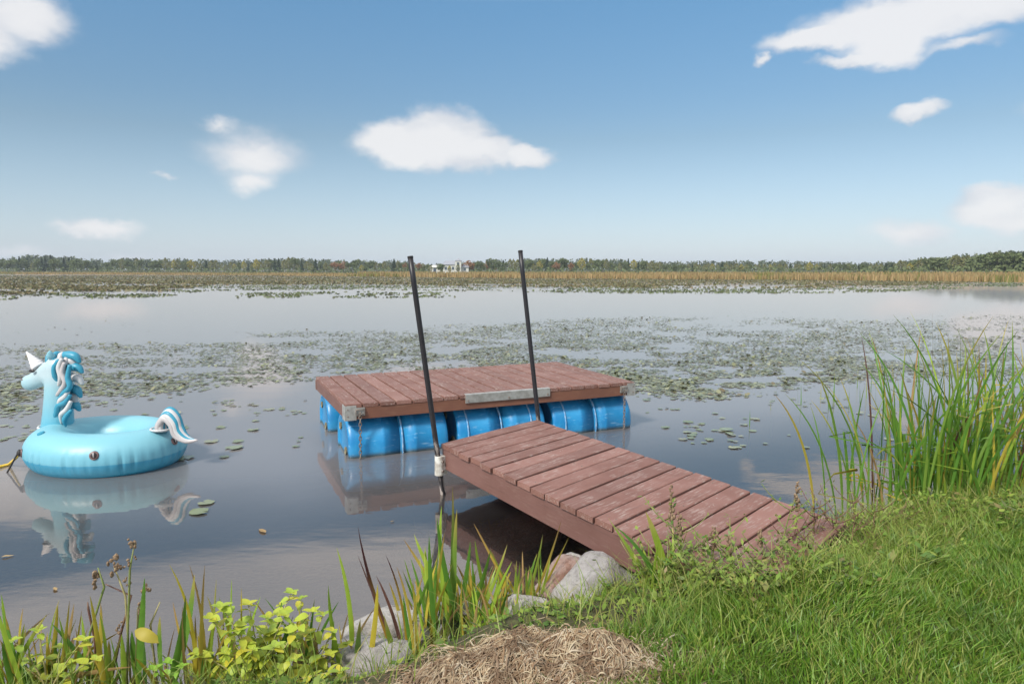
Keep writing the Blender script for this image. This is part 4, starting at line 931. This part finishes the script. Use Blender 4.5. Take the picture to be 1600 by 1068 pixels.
clump('iris_plant', 'dark green broad iris blades beside the dried seed heads', 'plant', (255, 1064, 2.5), [
    ((304, 897), (266, 1066), .026, G, .06), ((226, 902), (212, 1064), .020, G, .02), ((250, 962), (256, 1068), .024, G, -.02), ((206, 985), (222, 1068), .022, G, -.03), ((290, 930), (258, 1064), .018, G, .06), ((170, 1000), (166, 1066), .016, G, .0), ((190, 990), (196, 1068), .016, Lm, .02),
    ((270, 940), (300, 1066), .010, Yl, -.02), ((320, 882), (312, 1060), .010, Yl, .0), ((296, 882), (318, 1060), .008, Yl, .06), ((338, 905), (322, 1058), .007, Lm, .02), ((362, 905), (358, 1050), .007, Lm, 0), ((377, 918), (374, 1050), .007, Yl, 0), ((265, 882), (300, 1060), .009, Yl, .12), ((305, 960), (312, 1066), .011, Yl, .0), ((285, 945), (292, 1066), .008, Dd, .0)])
clump('reed_tuft', 'yellowing reed tuft with arching brown stalks on the left bank', 'plant', (40, 1060, 2.52), [
    ((2, 928), (14, 1064), .012, Lm, .0), ((8, 960), (26, 1060), .012, Yl, -.02), ((78, 957), (-30, 1010), .014, Dd, -.12), ((157, 1020), (-5, 1064), .022, Lm, -.05), ((207, 1041), (40, 1062), .016, Dd, -.06), ((30, 985), (28, 1064), .010, Yl, .02), ((50, 990), (62, 1066), .008, Yl, .02),
    ((80, 1000), (74, 1066), .008, Dd, 0), ((0, 1000), (50, 1066), .018, G, -.06), ((118, 980), (128, 1066), .008, Yl, .0), ((190, 985), (60, 1066), .014, Yl, -.05), ((90, 1030), (10, 1066), .018, G, -.04), ((20, 1020), (70, 1068), .014, G, 0), ((110, 1000), (60, 1060), .012, Dd, .05), ((140, 1010), (148, 1066), .012, Yl, .0), ((60, 1025), (100, 1066), .014, Lm, -.05)])
for i, (x, Y_t, lab) in enumerate([(95, 2.5, 'short green and yellow tuft between the arching reeds and seed heads'), (345, 2.62, 'thin yellow sedge tuft behind the yellow leaved shrub'), (480, 2.72, 'short green tuft between the shrub and the grey rock'), (770, 2.98, 'small reedy tuft between the iris blades and the low whitish stone')]):
    r = random.Random(i + 70); clump('reed_tuft', lab, 'plant', (x, 1064 if i < 3 else 985, Y_t), [((x + r.gauss(0, 34), r.uniform(930, 1010) - (60 if i == 3 else 0)), (x + r.gauss(0, 20), 1062 if i < 3 else 985), r.uniform(.006, .014), r.choice((G, Lm, Yl, Yl, Dd)), r.uniform(-.06, .06)) for _ in range(11)])
for i, (x, yb, Y_t, y0, n_, lab) in enumerate([(668, 1000, 2.98, 830, 14, 'green iris fan between the whitish rock and the pole'), (745, 965, 3.16, 850, 10, 'slender green iris in the shallows before the ramp shade'), (150, 1066, 2.48, 930, 14, 'green and yellow iris fan behind the arching stalks'), (20, 1066, 2.44, 940, 12, 'dense green iris fan at the left bank end'), (430, 1066, 2.62, 930, 9, 'thin lime sedge rising behind the shrub stems')]):
    r = random.Random(i + 170); clump('iris_plant', lab, 'plant', (x, yb, Y_t), [((x + r.gauss(0, 30), y0 + r.uniform(0, 75)), (x + r.gauss(0, 14), yb), r.uniform(.008, .016), r.choice((G, G, Lm, Lm, Yl)), r.uniform(-.07, .07)) for _ in range(n_)], fill=12)
# bits of leaf lying in the yellow tuft
e = None
def leaf_mesh(L, w_, seed, cup=.15, n=6):
    r = random.Random(seed); V = []; Fc = []; tv = []
    for i in range(n + 1):
        t = i / n; ww = w_ / 2 * math.sin(math.pi * min(1, t ** .75 * .97 + .015)) ** .8 + .0004; z_ = -cup * L * t * t + .02 * L * math.sin(t * 9 + seed)
        V += [(t * L, -ww, z_ + ww * .3), (t * L, 0, z_), (t * L, ww, z_ + ww * .3)]; tv += [t] * 3
        if i: b_ = 3 * i; Fc += [(b_ - 3, b_ - 2, b_ + 1, b_), (b_ - 2, b_ - 1, b_ + 2, b_ + 1)]
    return arrays('leaf', V, Fc, True, tv)
def place_leaf(me, mat, par, p, az, pitch_, roll=0., sc=1., name='leaf'):
    o = link(name, me, mat, par, p, (roll, -pitch_, az)); o.scale = (sc, sc, sc); return o
# dried stalks with seed heads
def seedhead_plant(base, Y, stalks, label):
    b0 = atY(base[0], base[1], Y); z0 = gz(b0[0], b0[1]); e = empty('dried_flower', (b0[0], b0[1], z0), 0, label, 'plant'); org = np.array([b0[0], b0[1], z0])
    for k, (path, heads, m_) in enumerate(stalks):
        P_ = [atY(x, y, Y + .01 * k) - org for x, y in path]; P_[0][2] = min(P_[0][2], 0.0)
        link('stem', MB().tube(P_, [.0045] * (len(P_) - 1) + [.002], 6).mesh('stem', True), m_, e)
        for (x, y, rpx) in heads:
            c = atY(x, y, Y + .01 * k) - org; mb = MB(); r = random.Random(x * 3 + y)
            for _ in range(9):
                d = Vector((r.gauss(0, 1), r.gauss(0, 1), r.gauss(0, 1.3))) * rpx * .55 * Y / F; ball2(mb, Vector(c) + d, rpx * .42 * Y / F * r.uniform(.6, 1.2), r)
            link('seed_head', mb.mesh('seed_head', False), 'seed_brown', e)
    return e
def ball2(mb, c, r_, rnd):
    bm = bmesh.new(); bmesh.ops.create_icosphere(bm, subdivisions=1, radius=r_)
    s = (rnd.uniform(.6, 1.2), rnd.uniform(.6, 1.2), rnd.uniform(.8, 1.6))
    mb.add([(c[0] + v.co.x * s[0], c[1] + v.co.y * s[1], c[2] + v.co.z * s[2]) for v in bm.verts], [tuple(v.index for v in f.verts) for f in bm.faces]); bm.free()
seedhead_plant((190, 1066), 2.46, [
    ([(196, 1068), (200, 976), (203, 888), (210, 850)], [(209, 851, 9), (203, 876, 6), (197, 910, 5)], 'stem_green'), ([(138, 1068), (140, 990), (163, 916), (153, 886)], [(151, 900, 9), (148, 910, 6)], 'stem_green'),
    ([(200, 1000), (196, 930), (178, 884)], [(179, 884, 9), (186, 886, 6)], 'stem_straw'), ([(205, 990), (216, 950), (228, 922)], [(228, 922, 6), (222, 952, 6)], 'stem_straw'), ([(245, 1040), (235, 975), (250, 940)], [(186, 985, 6)], 'stem_straw'), ([(150, 1060), (148, 1000), (138, 950), (137, 940)], [], 'stem_red'), ([(170, 1060), (190, 985), (205, 930), (165, 912)], [], 'stem_red')],
    'dried brown seed heads on thin stalks among left bank reeds')
yl = empty('fallen_leaf', tuple(atY(211, 984, 2.45)), 0, 'large yellow drooping leaf hanging among the dark green iris blades', 'leaf')
place_leaf(leaf_mesh(.105, .045, 3, .25, 8), 'blade_yellow', yl, (0, 0, 0), -.15, -.35, .9)

# yellow green leafy shrub
def shrub(base, Y, tips, label, seed, lsize, mat, nl, stem='stem_straw', name='leafy_shrub', cat='shrub'):
    r = random.Random(seed); b0 = atY(base[0], base[1], Y); z0 = gz(b0[0], b0[1]); e = empty(name, (b0[0], b0[1], z0), 0, label, cat); org = np.array([b0[0], b0[1], z0])
    lm = [leaf_mesh(lsize, lsize * .66, seed + i, .18) for i in range(4)]
    for k, (tx, ty) in enumerate(tips):
        Yk = Y + r.uniform(-.10, .14); T = atY(tx, ty, Yk) - org; C = T * np.array([.35, .4, .6]) + np.array([r.uniform(-.02, .02), 0, 0]); P_ = bez((r.uniform(-.03, .03), r.uniform(-.03, .03), -.02), C, T, 9)
        link('stem', MB().tube(P_, np.linspace(.0042, .0016, 9), 6).mesh('stem', True), stem, e)
        for j in range(nl):
            t = .30 + .70 * (j + r.random()) / nl; i = min(7, int(t * 8)); f = t * 8 - i; p = P_[i] * (1 - f) + P_[min(8, i + 1)] * f; a = j * 2.4 + r.uniform(-.6, .6)
            place_leaf(lm[j % 4], mat, e, p, a, r.uniform(-.5, .6), r.uniform(-.5, .5), r.uniform(.55, 1.15) * (1.15 - .35 * t))
        for j in range(4): place_leaf(lm[j % 4], mat, e, T, j * 1.6 + r.random(), .4, 0, r.uniform(.4, .7))
    return e
shrub((402, 1068), 2.48, [(329, 966), (345, 948), (388, 944), (372, 985), (420, 965), (455, 926), (446, 960), (488, 955), (478, 990), (516, 1022), (500, 1040), (350, 1020), (305, 1020), (300, 1045), (430, 1010), (395, 1015), (460, 1030), (375, 1045), (530, 1048), (415, 990)],
      'yellow green leafy shrub with pale stems at the water edge', 5, .064, 'shrub_leaf', 14)
shrub((75, 1068), 2.42, [(20, 1000), (60, 985), (95, 1010), (130, 1000), (45, 1030), (110, 1035), (150, 1030)], 'loose yellowing leafy weed among the left bank reeds', 25, .055, 'shrub_leaf', 6)
shrub((480, 1068), 2.60, [(470, 935), (520, 985), (545, 1005), (505, 960), (440, 945), (555, 1035)], 'loose tall yellow green weed leaning over the grey rock', 26, .055, 'shrub_leaf', 8)
shrub((1020, 1000), 2.72, [(1010, 962), (1055, 962), (985, 975), (1035, 985)], 'plant with big round bright green leaves beside the dry weed heap', 6, .085, 'bright_leaf', 2, 'stem_green', 'round_leaf_plant', 'plant')
shrub((915, 985), 2.92, [(905, 962), (930, 968), (880, 975), (950, 972)], 'low plant with heart shaped leaves in front of the pale boulder', 8, .055, 'bright_leaf', 3, 'stem_green', 'round_leaf_plant', 'plant')
shrub((1185, 965), 2.75, [(1225, 935), (1235, 955), (1190, 945), (1165, 925)], 'small sapling with pale yellow leaves at the lawn edge', 9, .060, 'shrub_leaf', 1, 'stem_green', 'sapling', 'plant')
shrub((1575, 822), 4.0, [(1560, 800), (1595, 795), (1585, 815), (1545, 818)], 'bright leafy weed at the foot of the cattails', 10, .07, 'bright_leaf', 4, 'stem_green', 'leafy_weed', 'plant')
shrub((260, 1066), 2.42, [(262, 1035), (240, 1045), (285, 1040)], 'low green weed under the dark iris blades', 12, .05, 'bright_leaf', 3, 'stem_green', 'leafy_weed', 'plant')

# cattails on the right: three stands
def stand(base, Y, n, tiprng, label, seed, spread, extra=()):
    r = random.Random(seed); b0 = atY(base[0], base[1], Y); z0 = gz(b0[0], b0[1]); e = empty('cattail_stand', (b0[0], b0[1], z0), 0, label, 'cattails'); org = np.array([b0[0], b0[1], z0])
    for i in range(n + len(extra)):
        x = b0[0] + r.gauss(0, spread * .5); y = b0[1] + r.gauss(0, .16); B = np.array([x, y, gz(x, y) - .02])
        if i < n:
            hgt = r.uniform(*tiprng) * (1 - .35 * r.random() ** 2); lean = r.gauss(.0, .19) + (x - b0[0]) * .5
            T = B + np.array([lean * hgt, r.gauss(-.05, .18) * hgt, hgt])
        else: T = atY(*extra[i - n], y + r.uniform(-.15, .05)); hgt = T[2]
        C = B + (T - B) * .55 + np.array([-(T - B)[0] * .35, -(T - B)[1] * .3, .12 * hgt]); q = r.random()
        mt = G if q < .70 else Lm if q < .84 else Yl if q < .91 else Dd if q < .985 else Dr
        P_ = list(bez(B, C, T, 11))
        if r.random() < .16:                                  # a broken leaf that folds over
            k = r.randint(5, 8)
            for j in range(k, 11): P_[j] = P_[k - 1] + (np.array([r.choice((-1, 1)) * .05, -.01, -.012 * (j - k)])) * (j - k + 1)
        link('leaf', blade_mesh('leaf', [p - org for p in P_], r.uniform(.010, .019), seed * 100 + i, .25, r.uniform(-1, 1)), mt, e)
    return e
stand((1455, 815), 4.32, 165, (.65, 1.32), 'tall green cattail stand on the bank beside the ramp', 1, .50, [(1457, 488), (1380, 545), (1440, 510), (1418, 555), (1375, 600), (1500, 520), (1310, 668), (1295, 715), (1305, 738), (1330, 650), (1470, 530), (1352, 600), (1520, 525)])
stand((1572, 806), 4.40, 135, (.65, 1.32), 'cattail stand with many yellowing blades at the bank edge', 2, .44, [(1540, 525), (1560, 575), (1592, 600), (1530, 545)])
stand((1690, 800), 4.45, 60, (.6, 1.1), 'cattail stand thinning out along the right bank', 3, .40)
clump('reed_tuft', 'low tuft of fallen straw yellow blades under the cattails', 'plant', (1500, 822, 4.12), [((1535, 778), (1480, 826), .03, Dd, 0), ((1575, 775), (1520, 826), .03, Dd, 0), ((1440, 800), (1520, 824), .018, Lm, 0), ((1410, 790), (1475, 826), .016, Yl, -.05), ((1330, 812), (1440, 824), .014, Lm, -.04), ((1590, 790), (1560, 822), .03, Dd, .05), ((1460, 775), (1470, 826), .016, Yl, 0), ((1395, 815), (1490, 828), .014, Yl, 0), ((1545, 800), (1500, 828), .012, Dr, 0), ((1380, 770), (1440, 826), .014, Yl, -.05), ((1600, 775), (1570, 820), .02, Dr, 0)])
# thin stalks standing in open water
for i, (x, y0, y1) in enumerate([(1248, 628, 596), (1252, 632, 600), (1292, 612, 585), (1300, 625, 590), (1304, 628, 578), (1326, 640, 604), (1310, 630, 598), (1206, 640, 630), (1170, 664, 640), (1338, 606, 572), (1360, 612, 560), (1296, 640, 605), (1345, 630, 600), (1354, 622, 585), (1282, 622, 600), (1370, 640, 590)]):
    b0 = at(x, y0); T = atY(x + random.uniform(-3, 4), y1, b0[1]); B = np.array([b0[0], b0[1], -.35])
    me = blade_mesh('reed_stalk', [p - np.array([b0[0], b0[1], 0]) for p in bez(B, (B + T) / 2 + np.array([.01, 0, .02]), T, 7)], .012, i)
    o = link('reed_stalk', me, 'blade_green', None, (b0[0], b0[1], 0)); tag(o, 'thin green reed stalk standing alone in open water near the cattails', 'reed', 'thin reed stalks in the water')

# weeds round the foot of the ramp
def weed(base, Y, tip, label, seed, stem, leafmat, nleaf, lsz, spike=0., branch=5, name='tall_weed'):
    r = random.Random(seed); b0 = atY(base[0], base[1], Y); z0 = gz(b0[0], b0[1]); e = empty(name, (b0[0], b0[1], z0), 0, label, 'weed'); T = atY(tip[0], tip[1], Y) - np.array([b0[0], b0[1], z0])
    mb = MB(); paths = [bez((0, 0, -.03), (T[0] * .2, 0, T[2] * .6), T, 9)]
    for k in range(branch):
        p = paths[0][r.randint(2, 6)]; a = r.uniform(0, 6.28); l = r.uniform(.06, .16); paths.append(bez(p, p + np.array([l * .6 * math.cos(a), l * .6 * math.sin(a), l * .3]), p + np.array([l * math.cos(a), l * math.sin(a), l * .9]), 6))
    for k, p in enumerate(paths): mb.tube(p, np.linspace(.0042 if k == 0 else .0026, .0016, len(p)), 5)
    link('stem', mb.mesh('stem', True), stem, e); V = []; Fc = []
    for j in range(nleaf):
        P_ = r.choice(paths[1:]) if (r.random() < .75 and branch) else paths[0]; i = r.randint(1, len(P_) - 1); c = P_[i] + np.array([r.gauss(0, .006) for _ in range(3)])
        d = np.array([r.gauss(0, 1), r.gauss(0, 1), r.gauss(.1, .5)]); d /= np.linalg.norm(d); s = np.cross(d, [r.gauss(0, .4), r.gauss(0, .4), 1]); s /= np.linalg.norm(s); L = lsz * r.uniform(.5, 1.2); n = len(V)
        V += [c, c + d * L * .45 - s * L * .20, c + d * L, c + d * L * .45 + s * L * .20]; Fc.append((n, n + 1, n + 2, n + 3))
    link('foliage', arrays('foliage', V, Fc, False), leafmat, e)
    if spike:
        mb = MB()
        for k in range(26):
            t = k / 25; c = Vector(T) + Vector((r.gauss(0, .005), r.gauss(0, .005), (t - .55) * spike)); ball2(mb, c, .0095 * (1.1 - .6 * t), r)
        link('flower_spike', mb.mesh('flower_spike'), 'seed_brown', e)
for i, (bx, by, Y, tx, ty, sp) in enumerate([(1052, 905, 3.0, 1050, 782, .16), (1066, 905, 2.98, 1062, 815, .10), (1112, 915, 2.95, 1116, 838, .10), (1145, 925, 2.9, 1138, 850, .08), (1090, 900, 3.0, 1096, 862, .05), (1215, 905, 3.12, 1246, 772, .13), (1195, 910, 3.0, 1188, 838, .07), (1030, 915, 3.0, 1024, 878, .04), (1160, 930, 2.85, 1172, 888, .04)]):
    weed((bx, by), Y, (tx, ty), ['weed with the tallest brown flower spike at the ramp side', 'weed with short brown spike beside the ramp corner', 'small spiked weed in front of the ramp boards', 'leaning weed with faded spike below the ramp end', 'bushy weed with short spike over the ramp edge', 'tall curved weed with thick brown spike over the ramp boards', 'slim spiked weed at the ramp foot', 'leafy low weed against the ramp beam', 'low spiked weed at the lawn edge below the ramp'][i], i + 1, 'stem_green', 'weed_leaf', 60, .032, sp, 6)
for i, (bx, by, Y, tx, ty) in enumerate([(1270, 890, 3.25, 1272, 772), (1300, 880, 3.35, 1310, 795), (1335, 870, 3.5, 1330, 770), (1365, 865, 3.6, 1362, 790), (1250, 895, 3.15, 1232, 830), (1400, 860, 3.7, 1398, 800), (1320, 890, 3.25, 1345, 815), (1285, 905, 3.1, 1262, 850), (1440, 850, 3.8, 1436, 800), (1350, 885, 3.35, 1375, 830)]):
    weed((bx, by), Y, (tx, ty), ['tall red stemmed weed at the ramp foot', 'branching olive weed beside the red stemmed weed', 'airy tall weed between the ramp and the cattails', 'yellowish bushy weed near the cattail stand', 'short red weed growing over the ramp boards', 'olive weed at the cattail foot', 'spreading olive weed at the lawn edge', 'low reddish weed on the ramp end', 'thin olive weed among fallen cattail straw', 'rounded olive weed at the lawn edge near cattails'][i], 40 + i, 'stem_red', 'weed_olive', 110, .024, 0, 9)
for i, (bx, by, Y, tx, ty) in enumerate([(1015, 945, 2.92, 1012, 868), (1045, 945, 2.88, 1040, 858), (1080, 945, 2.84, 1084, 872), (1110, 950, 2.8, 1106, 878), (1140, 955, 2.76, 1150, 885), (1175, 950, 2.78, 1168, 896), (1205, 945, 2.84, 1210, 880), (1235, 930, 2.92, 1240, 872), (1060, 965, 2.78, 1066, 905), (1125, 968, 2.7, 1130, 915), (970, 950, 2.98, 966, 915), (1265, 925, 2.98, 1268, 868), (1160, 965, 2.66, 1172, 902), (1190, 960, 2.68, 1200, 905), (1215, 955, 2.7, 1228, 900)]):
    ty += 16
    weed((bx, by), Y, (tx, ty), ['dense leafy weed pressed against the ramp side beam', 'tallest bushy weed over the ramp side beam', 'bushy green weed hiding the ramp corner', 'rounded green weed in front of the ramp corner', 'light green weed at the lower ramp corner', 'low green weed near the orange flower', 'leafy weed hiding the end board of the ramp', 'olive leafy weed along the end board', 'short green weed in front of the bushy ramp weeds', 'short leafy weed between lawn and ramp corner', 'short weed between the pale boulder and the broad iris', 'leafy weed where the end board meets red stems', 'leafy weed right in front of the lowest ramp corner', 'spreading weed in front of the ramp end at the lawn', 'rounded weed between the lawn and the end board'][i], 80 + i, 'stem_green', 'weed_leaf' if i % 3 else 'weed_olive', 120, .040, 0, 11, 'bushy_weed')
# ground cover of the bank, one mass
N = 210000; X = RNG.uniform(-2.6, 5.2, N); Y = RNG.uniform(1.9, 5.8, N); s = shore_d(X, Y)
wd = np.interp(X, [-2.6, 0, .7, 1.2, 2.2, 3.5], [.50, .40, .75, 1.0, .95, .85])
k = (s > .02) & (s < wd + (fbm(X * 3, Y * 3, 15) - .5) * .5) & (RNG.uniform(0, 1, N) < (.25 + 1.1 * sst(.38, .62, fbm(X * 5, Y * 5, 52))) * np.interp(X, [-2.6, -.6, .45, 1.0], [.30, .45, .7, 1]) * sst(.02, .2, s))
rx, ry = X - Pfl[0], Y - Pfl[1]; sa_ = -(rx * -bdir[1] + ry * bdir[0]) / cosk; aa = ((rx * bdir[0] + ry * bdir[1]) - sa_ * sink) / W
under = (aa > -.02) & (aa < 1.02) & (sa_ > 0) & (sa_ < RL + .02)
k &= ~under; X, Y = X[k], Y[k]; Z = height(X, Y); N = len(X); hh = RNG.uniform(0, 1, N) ** 1.5 * np.interp(X, [-2.6, .5, 1.0, 5], [.04, .022, .085, .13]) * (.1 + 1.7 * fbm(X * 4.5, Y * 4.5, 51) ** 1.3)
C = np.stack([X, Y, Z + hh], 1); d = RNG.normal(size=(N, 3)) * np.array([1, 1, .55]); d /= np.linalg.norm(d, axis=1)[:, None]; sdv = np.cross(d, RNG.normal(0, .35, (N, 3)) + np.array([0, 0, 1])); sdv /= np.linalg.norm(sdv, axis=1)[:, None]
L = .012 + .05 * RNG.uniform(0, 1, (N, 1)) ** 2.2; V = np.stack([C, C + d * L * .5 - sdv * L * .24, C + d * L, C + d * L * .5 + sdv * L * .24], 1).reshape(-1, 3)
o = link('ground_cover', arrays('ground_cover', V, np.arange(N * 4).reshape(N, 4), False), 'weed_leaf'); tag(o, 'low leafy green weeds covering the bank between lawn and water', 'ground cover', kind='stuff'); print('cover', N)
# lawn
def grass(name, N, xr, yr, smin, hr, wr, mat, label, seed, lean=.45, thin=None):
    r = np.random.default_rng(seed); X = r.uniform(*xr, N); Y = r.uniform(*yr, N); s = shore_d(X, Y); edge_ = np.interp(X, [0, .35, .8, 2.2, 3.5], [.70, .62, .55, .58, .52]) if smin is None else smin
    k = (s > edge_ + (fbm(X * 4, Y * 4, 17) - .5) * .35)
    if thin is not None: k &= thin(X, Y, r)
    rx, ry = X - Pfl[0], Y - Pfl[1]; q = -(rx * -bdir[1] + ry * bdir[0]) / cosk; a_ = ((rx * bdir[0] + ry * bdir[1]) - q * sink) / W
    k &= ~((a_ > -.02) & (a_ < 1.02) & (q > 0) & (q < RL + .02))
    X, Y = X[k], Y[k]; N = len(X); B = np.stack([X, Y, height(X, Y) - .005], 1); h = r.uniform(*hr, N) * (.7 + .6 * fbm(X * 6, Y * 6, 18)); w_ = r.uniform(*wr, N)
    a = r.uniform(0, 2 * np.pi, N); dx = np.stack([np.cos(a), np.sin(a), 0 * a], 1) * w_[:, None] / 2; ln = r.normal(0, lean, (N, 2)) + (np.stack([fbm(X * 5, Y * 5, 70), fbm(X * 5, Y * 5, 71)], 1) - .5) * 1.2; ln = np.concatenate([ln * h[:, None], h[:, None] * 0], 1)
    up = np.zeros((N, 3)); up[:, 2] = h
    V = np.stack([B - dx, B + dx, B + dx * .8 + up * .55 + ln * .35, B - dx * .8 + up * .55 + ln * .35, B + up * .95 + ln], 1).reshape(-1, 3)
    q4 = np.arange(N)[:, None] * 5; quads = q4 + np.array([0, 1, 2, 3]); tris = q4 + np.array([3, 2, 4, 4])
    F3 = np.concatenate([q4 + np.array([0, 1, 2]), q4 + np.array([0, 2, 3]), q4 + np.array([3, 2, 4])])
    o = link(name, arrays(name, V, F3, False), mat); tag(o, label, 'grass', kind='stuff'); print(name, N)
grass('lawn_grass', 190000, (-.1, 4.2), (1.45, 4.6), None, (.03, .085), (.0032, .0072), 'lawn_blade', 'mown green lawn grass rising from the bank', 3)
grass('bank_grass', 95000, (-2.4, 5), (1.9, 6), .06, (.07, .20), (.002, .005), 'weed_olive', 'longer loose grass along the bank', 4, .6, lambda X, Y, r: (shore_d(X, Y) < np.interp(X, [-2, 0, .7, 1.4, 2, 4], [.5, .45, .92, .98, .88, .75]) + r.normal(0, .08, len(X))) & (r.uniform(0, 1, len(X)) < np.interp(X, [-2, .2, 1, 5], [.2, .15, 1, 1])))

# brown weed lying on the bed in the shallows
N = 5200; X = RNG.uniform(-1.0, 1.6, N); Y = RNG.uniform(2.9, 5.6, N); sdist = shore_d(X, Y); k = (sdist < -.05) & (sdist > -1.9) & (fbm(X * 2.5, Y * 2.5, 81) > .42); X, Y = X[k], Y[k]; N = len(X)
B = np.stack([X, Y, height(X, Y) + .004], 1); a = RNG.uniform(0, 6.28, N); L = RNG.uniform(.05, .22, N); d = np.stack([np.cos(a) * L, np.sin(a) * L, np.minimum(RNG.uniform(.0, .10, N), -B[:, 2] * .6)], 1); sd2 = np.stack([-np.sin(a), np.cos(a), 0 * a], 1) * RNG.uniform(.003, .008, (N, 1)); mid = B + d * .5 + np.stack([RNG.normal(0, .015, N), RNG.normal(0, .015, N), .02 + 0 * a], 1)
V = np.stack([B - sd2, B + sd2, mid + sd2, mid - sd2, B + d + sd2 * .3, B + d - sd2 * .3], 1).reshape(-1, 3); q6 = np.arange(N)[:, None] * 6
leafy('drowned_weed', [(.16, .12, .04), (.24, .18, .07), (.12, .13, .04), (.30, .22, .10)], island=True)
o = link('drowned_weed', arrays('drowned_weed', V, np.concatenate([q6 + np.array([0, 1, 2, 3]), q6 + np.array([3, 2, 4, 5])]), False), 'drowned_weed'); tag(o, 'brown weed lying on the lake bed in the shallows by the ramp', 'water weed', kind='stuff')

# heap of dry weed and roots
hc = at(838, 1066, .24); hx, hy = hc[0], hc[1]
e = empty('dry_weed_heap', (hx, hy, gz(hx, hy)), 0, 'heap of dry tangled roots and straw on the bank', 'weed heap'); zh = gz(hx, hy)
def heap_z(x, y):
    q = np.hypot(x / .46, (y) / .28) + (fbm(x * 9, y * 9, 35) - .5) * .5; return np.maximum(0, .095 * (1 - q ** 2)) * (.35 + 1.3 * fbm(x * 9 + 3, y * 9 + 9, 33))
n = 60; U, Vv = np.meshgrid(np.linspace(-.56, .56, n), np.linspace(-.36, .36, n)); ZZ = heap_z(U, Vv) + (height(U + hx, Vv + hy) - zh) - .012
I = np.arange(n * n).reshape(n, n); link('mound', arrays('mound', np.stack([U, Vv, ZZ], -1).reshape(-1, 3), np.stack([I[:-1, :-1], I[:-1, 1:], I[1:, 1:], I[1:, :-1]], -1).reshape(-1, 4)), 'straw', e)
V = []; Fc = []; r = np.random.default_rng(12)
for i in range(5200):
    q = math.sqrt(r.uniform(0, 1)) * (1.04 if i % 7 else 1.35); a = r.uniform(0, 6.28); x, y =   .46 * q * math.cos(a), .28 * q * math.sin(a); ns = 7; L = r.uniform(.03, .10) if i % 5 else r.uniform(.12, .26); th = r.normal(.5, .9) if i % 3 else r.uniform(0, 6.28); cv = r.normal(0, .75 if i % 4 else .1); wv = r.uniform(.0006, .0018) if i % 9 else r.uniform(.002, .0034); lift = abs(r.normal(0, .012)); P_ = []
    for k in range(ns):
        P_.append((x, y, float(heap_z(np.array(x), np.array(y))) + lift * math.sin(math.pi * k / (ns - 1)) + .002)); x += math.cos(th) * L / ns; y += math.sin(th) * L / ns; th += cv * .5 + r.normal(0, .35)
    P_ = np.array(P_); zb_ = height(P_[:, 0] + hx, P_[:, 1] + hy) - zh; P_[:, 2] += zb_
    for k in range(ns):
        t = P_[min(k + 1, ns - 1)] - P_[max(k - 1, 0)]; t /= np.linalg.norm(t) + 1e-9; sd1 = np.cross(t, [0, 0, 1.]); sd1 /= np.linalg.norm(sd1) + 1e-9; u1 = np.cross(sd1, t); n0 = len(V)
        V += [P_[k] + sd1 * wv, P_[k] + u1 * wv * 1.2, P_[k] - sd1 * wv]
        if k: Fc += [(n0 - 3, n0 - 2, n0 + 1, n0), (n0 - 2, n0 - 1, n0 + 2, n0 + 1)]
o = link('straw', arrays('straw', V, Fc, True), 'straw', e); o['kind'] = 'stuff'
# floating scraps
for i, (x, y, L) in enumerate([(88, 922, .05), (415, 832, .09), (700, 560, .0), (610, 815, .03), (225, 960, .03), (2, 870, .06)]):
    if not L: continue
    p = at(x, y, .004); o = link('floating_leaf', leaf_mesh(L, L * .35, i, .02), 'blade_dry', None, (p[0], p[1], .006), (0, 0, random.uniform(0, 3))); tag(o, 'small dry brown leaf drifting on the near water', 'leaf', 'dry leaves drifting on the near water')
# the orange blossom in the weeds
p = atY(1182, 904, 2.9); z0 = gz(p[0], p[1]); e = empty('orange_flower', (p[0], p[1], z0), 0, 'single small orange flower in the weeds below the ramp', 'flower')
simple('orange_petal', (.75, .13, .03), .5)
hz_ = p[2] - z0; link('stem', MB().tube([(0, 0, -.02), (.01, 0, hz_ * .5), (0, 0, hz_)], .002, 5).mesh('stem'), 'stem_green', e)
pm = leaf_mesh(.016, .012, 2, .1, 4)
for k in range(5): place_leaf(pm, 'orange_petal', e, (0, 0, hz_), k * 1.257, .5, 0, 1, 'petal')

# ------------------------------------------------------------------ light haze over the lake
HAZE = True
if HAZE:
    m = bpy.data.materials.new('haze_air'); m.use_nodes = True; nt = NT(m.node_tree); nt.n.remove(nt.n['Principled BSDF'])
    pv = nt.n.new('ShaderNodeVolumePrincipled'); pv.inputs['Color'].default_value = (.80, .88, .97, 1); pv.inputs['Density'].default_value = .00035
    nt.l.new(pv.outputs[0], nt.n['Material Output'].inputs['Volume']); MATS['haze_air'] = m
    zmax = 34.
    o = link('haze', MB().box(-1750, 1750, -120, 2750, -3.0, zmax).mesh('haze'), 'haze_air'); o['kind'] = 'stuff'; o['label'] = 'thin pale haze in the air over the lake'; o['category'] = 'haze'
print('objects', len(bpy.data.objects))
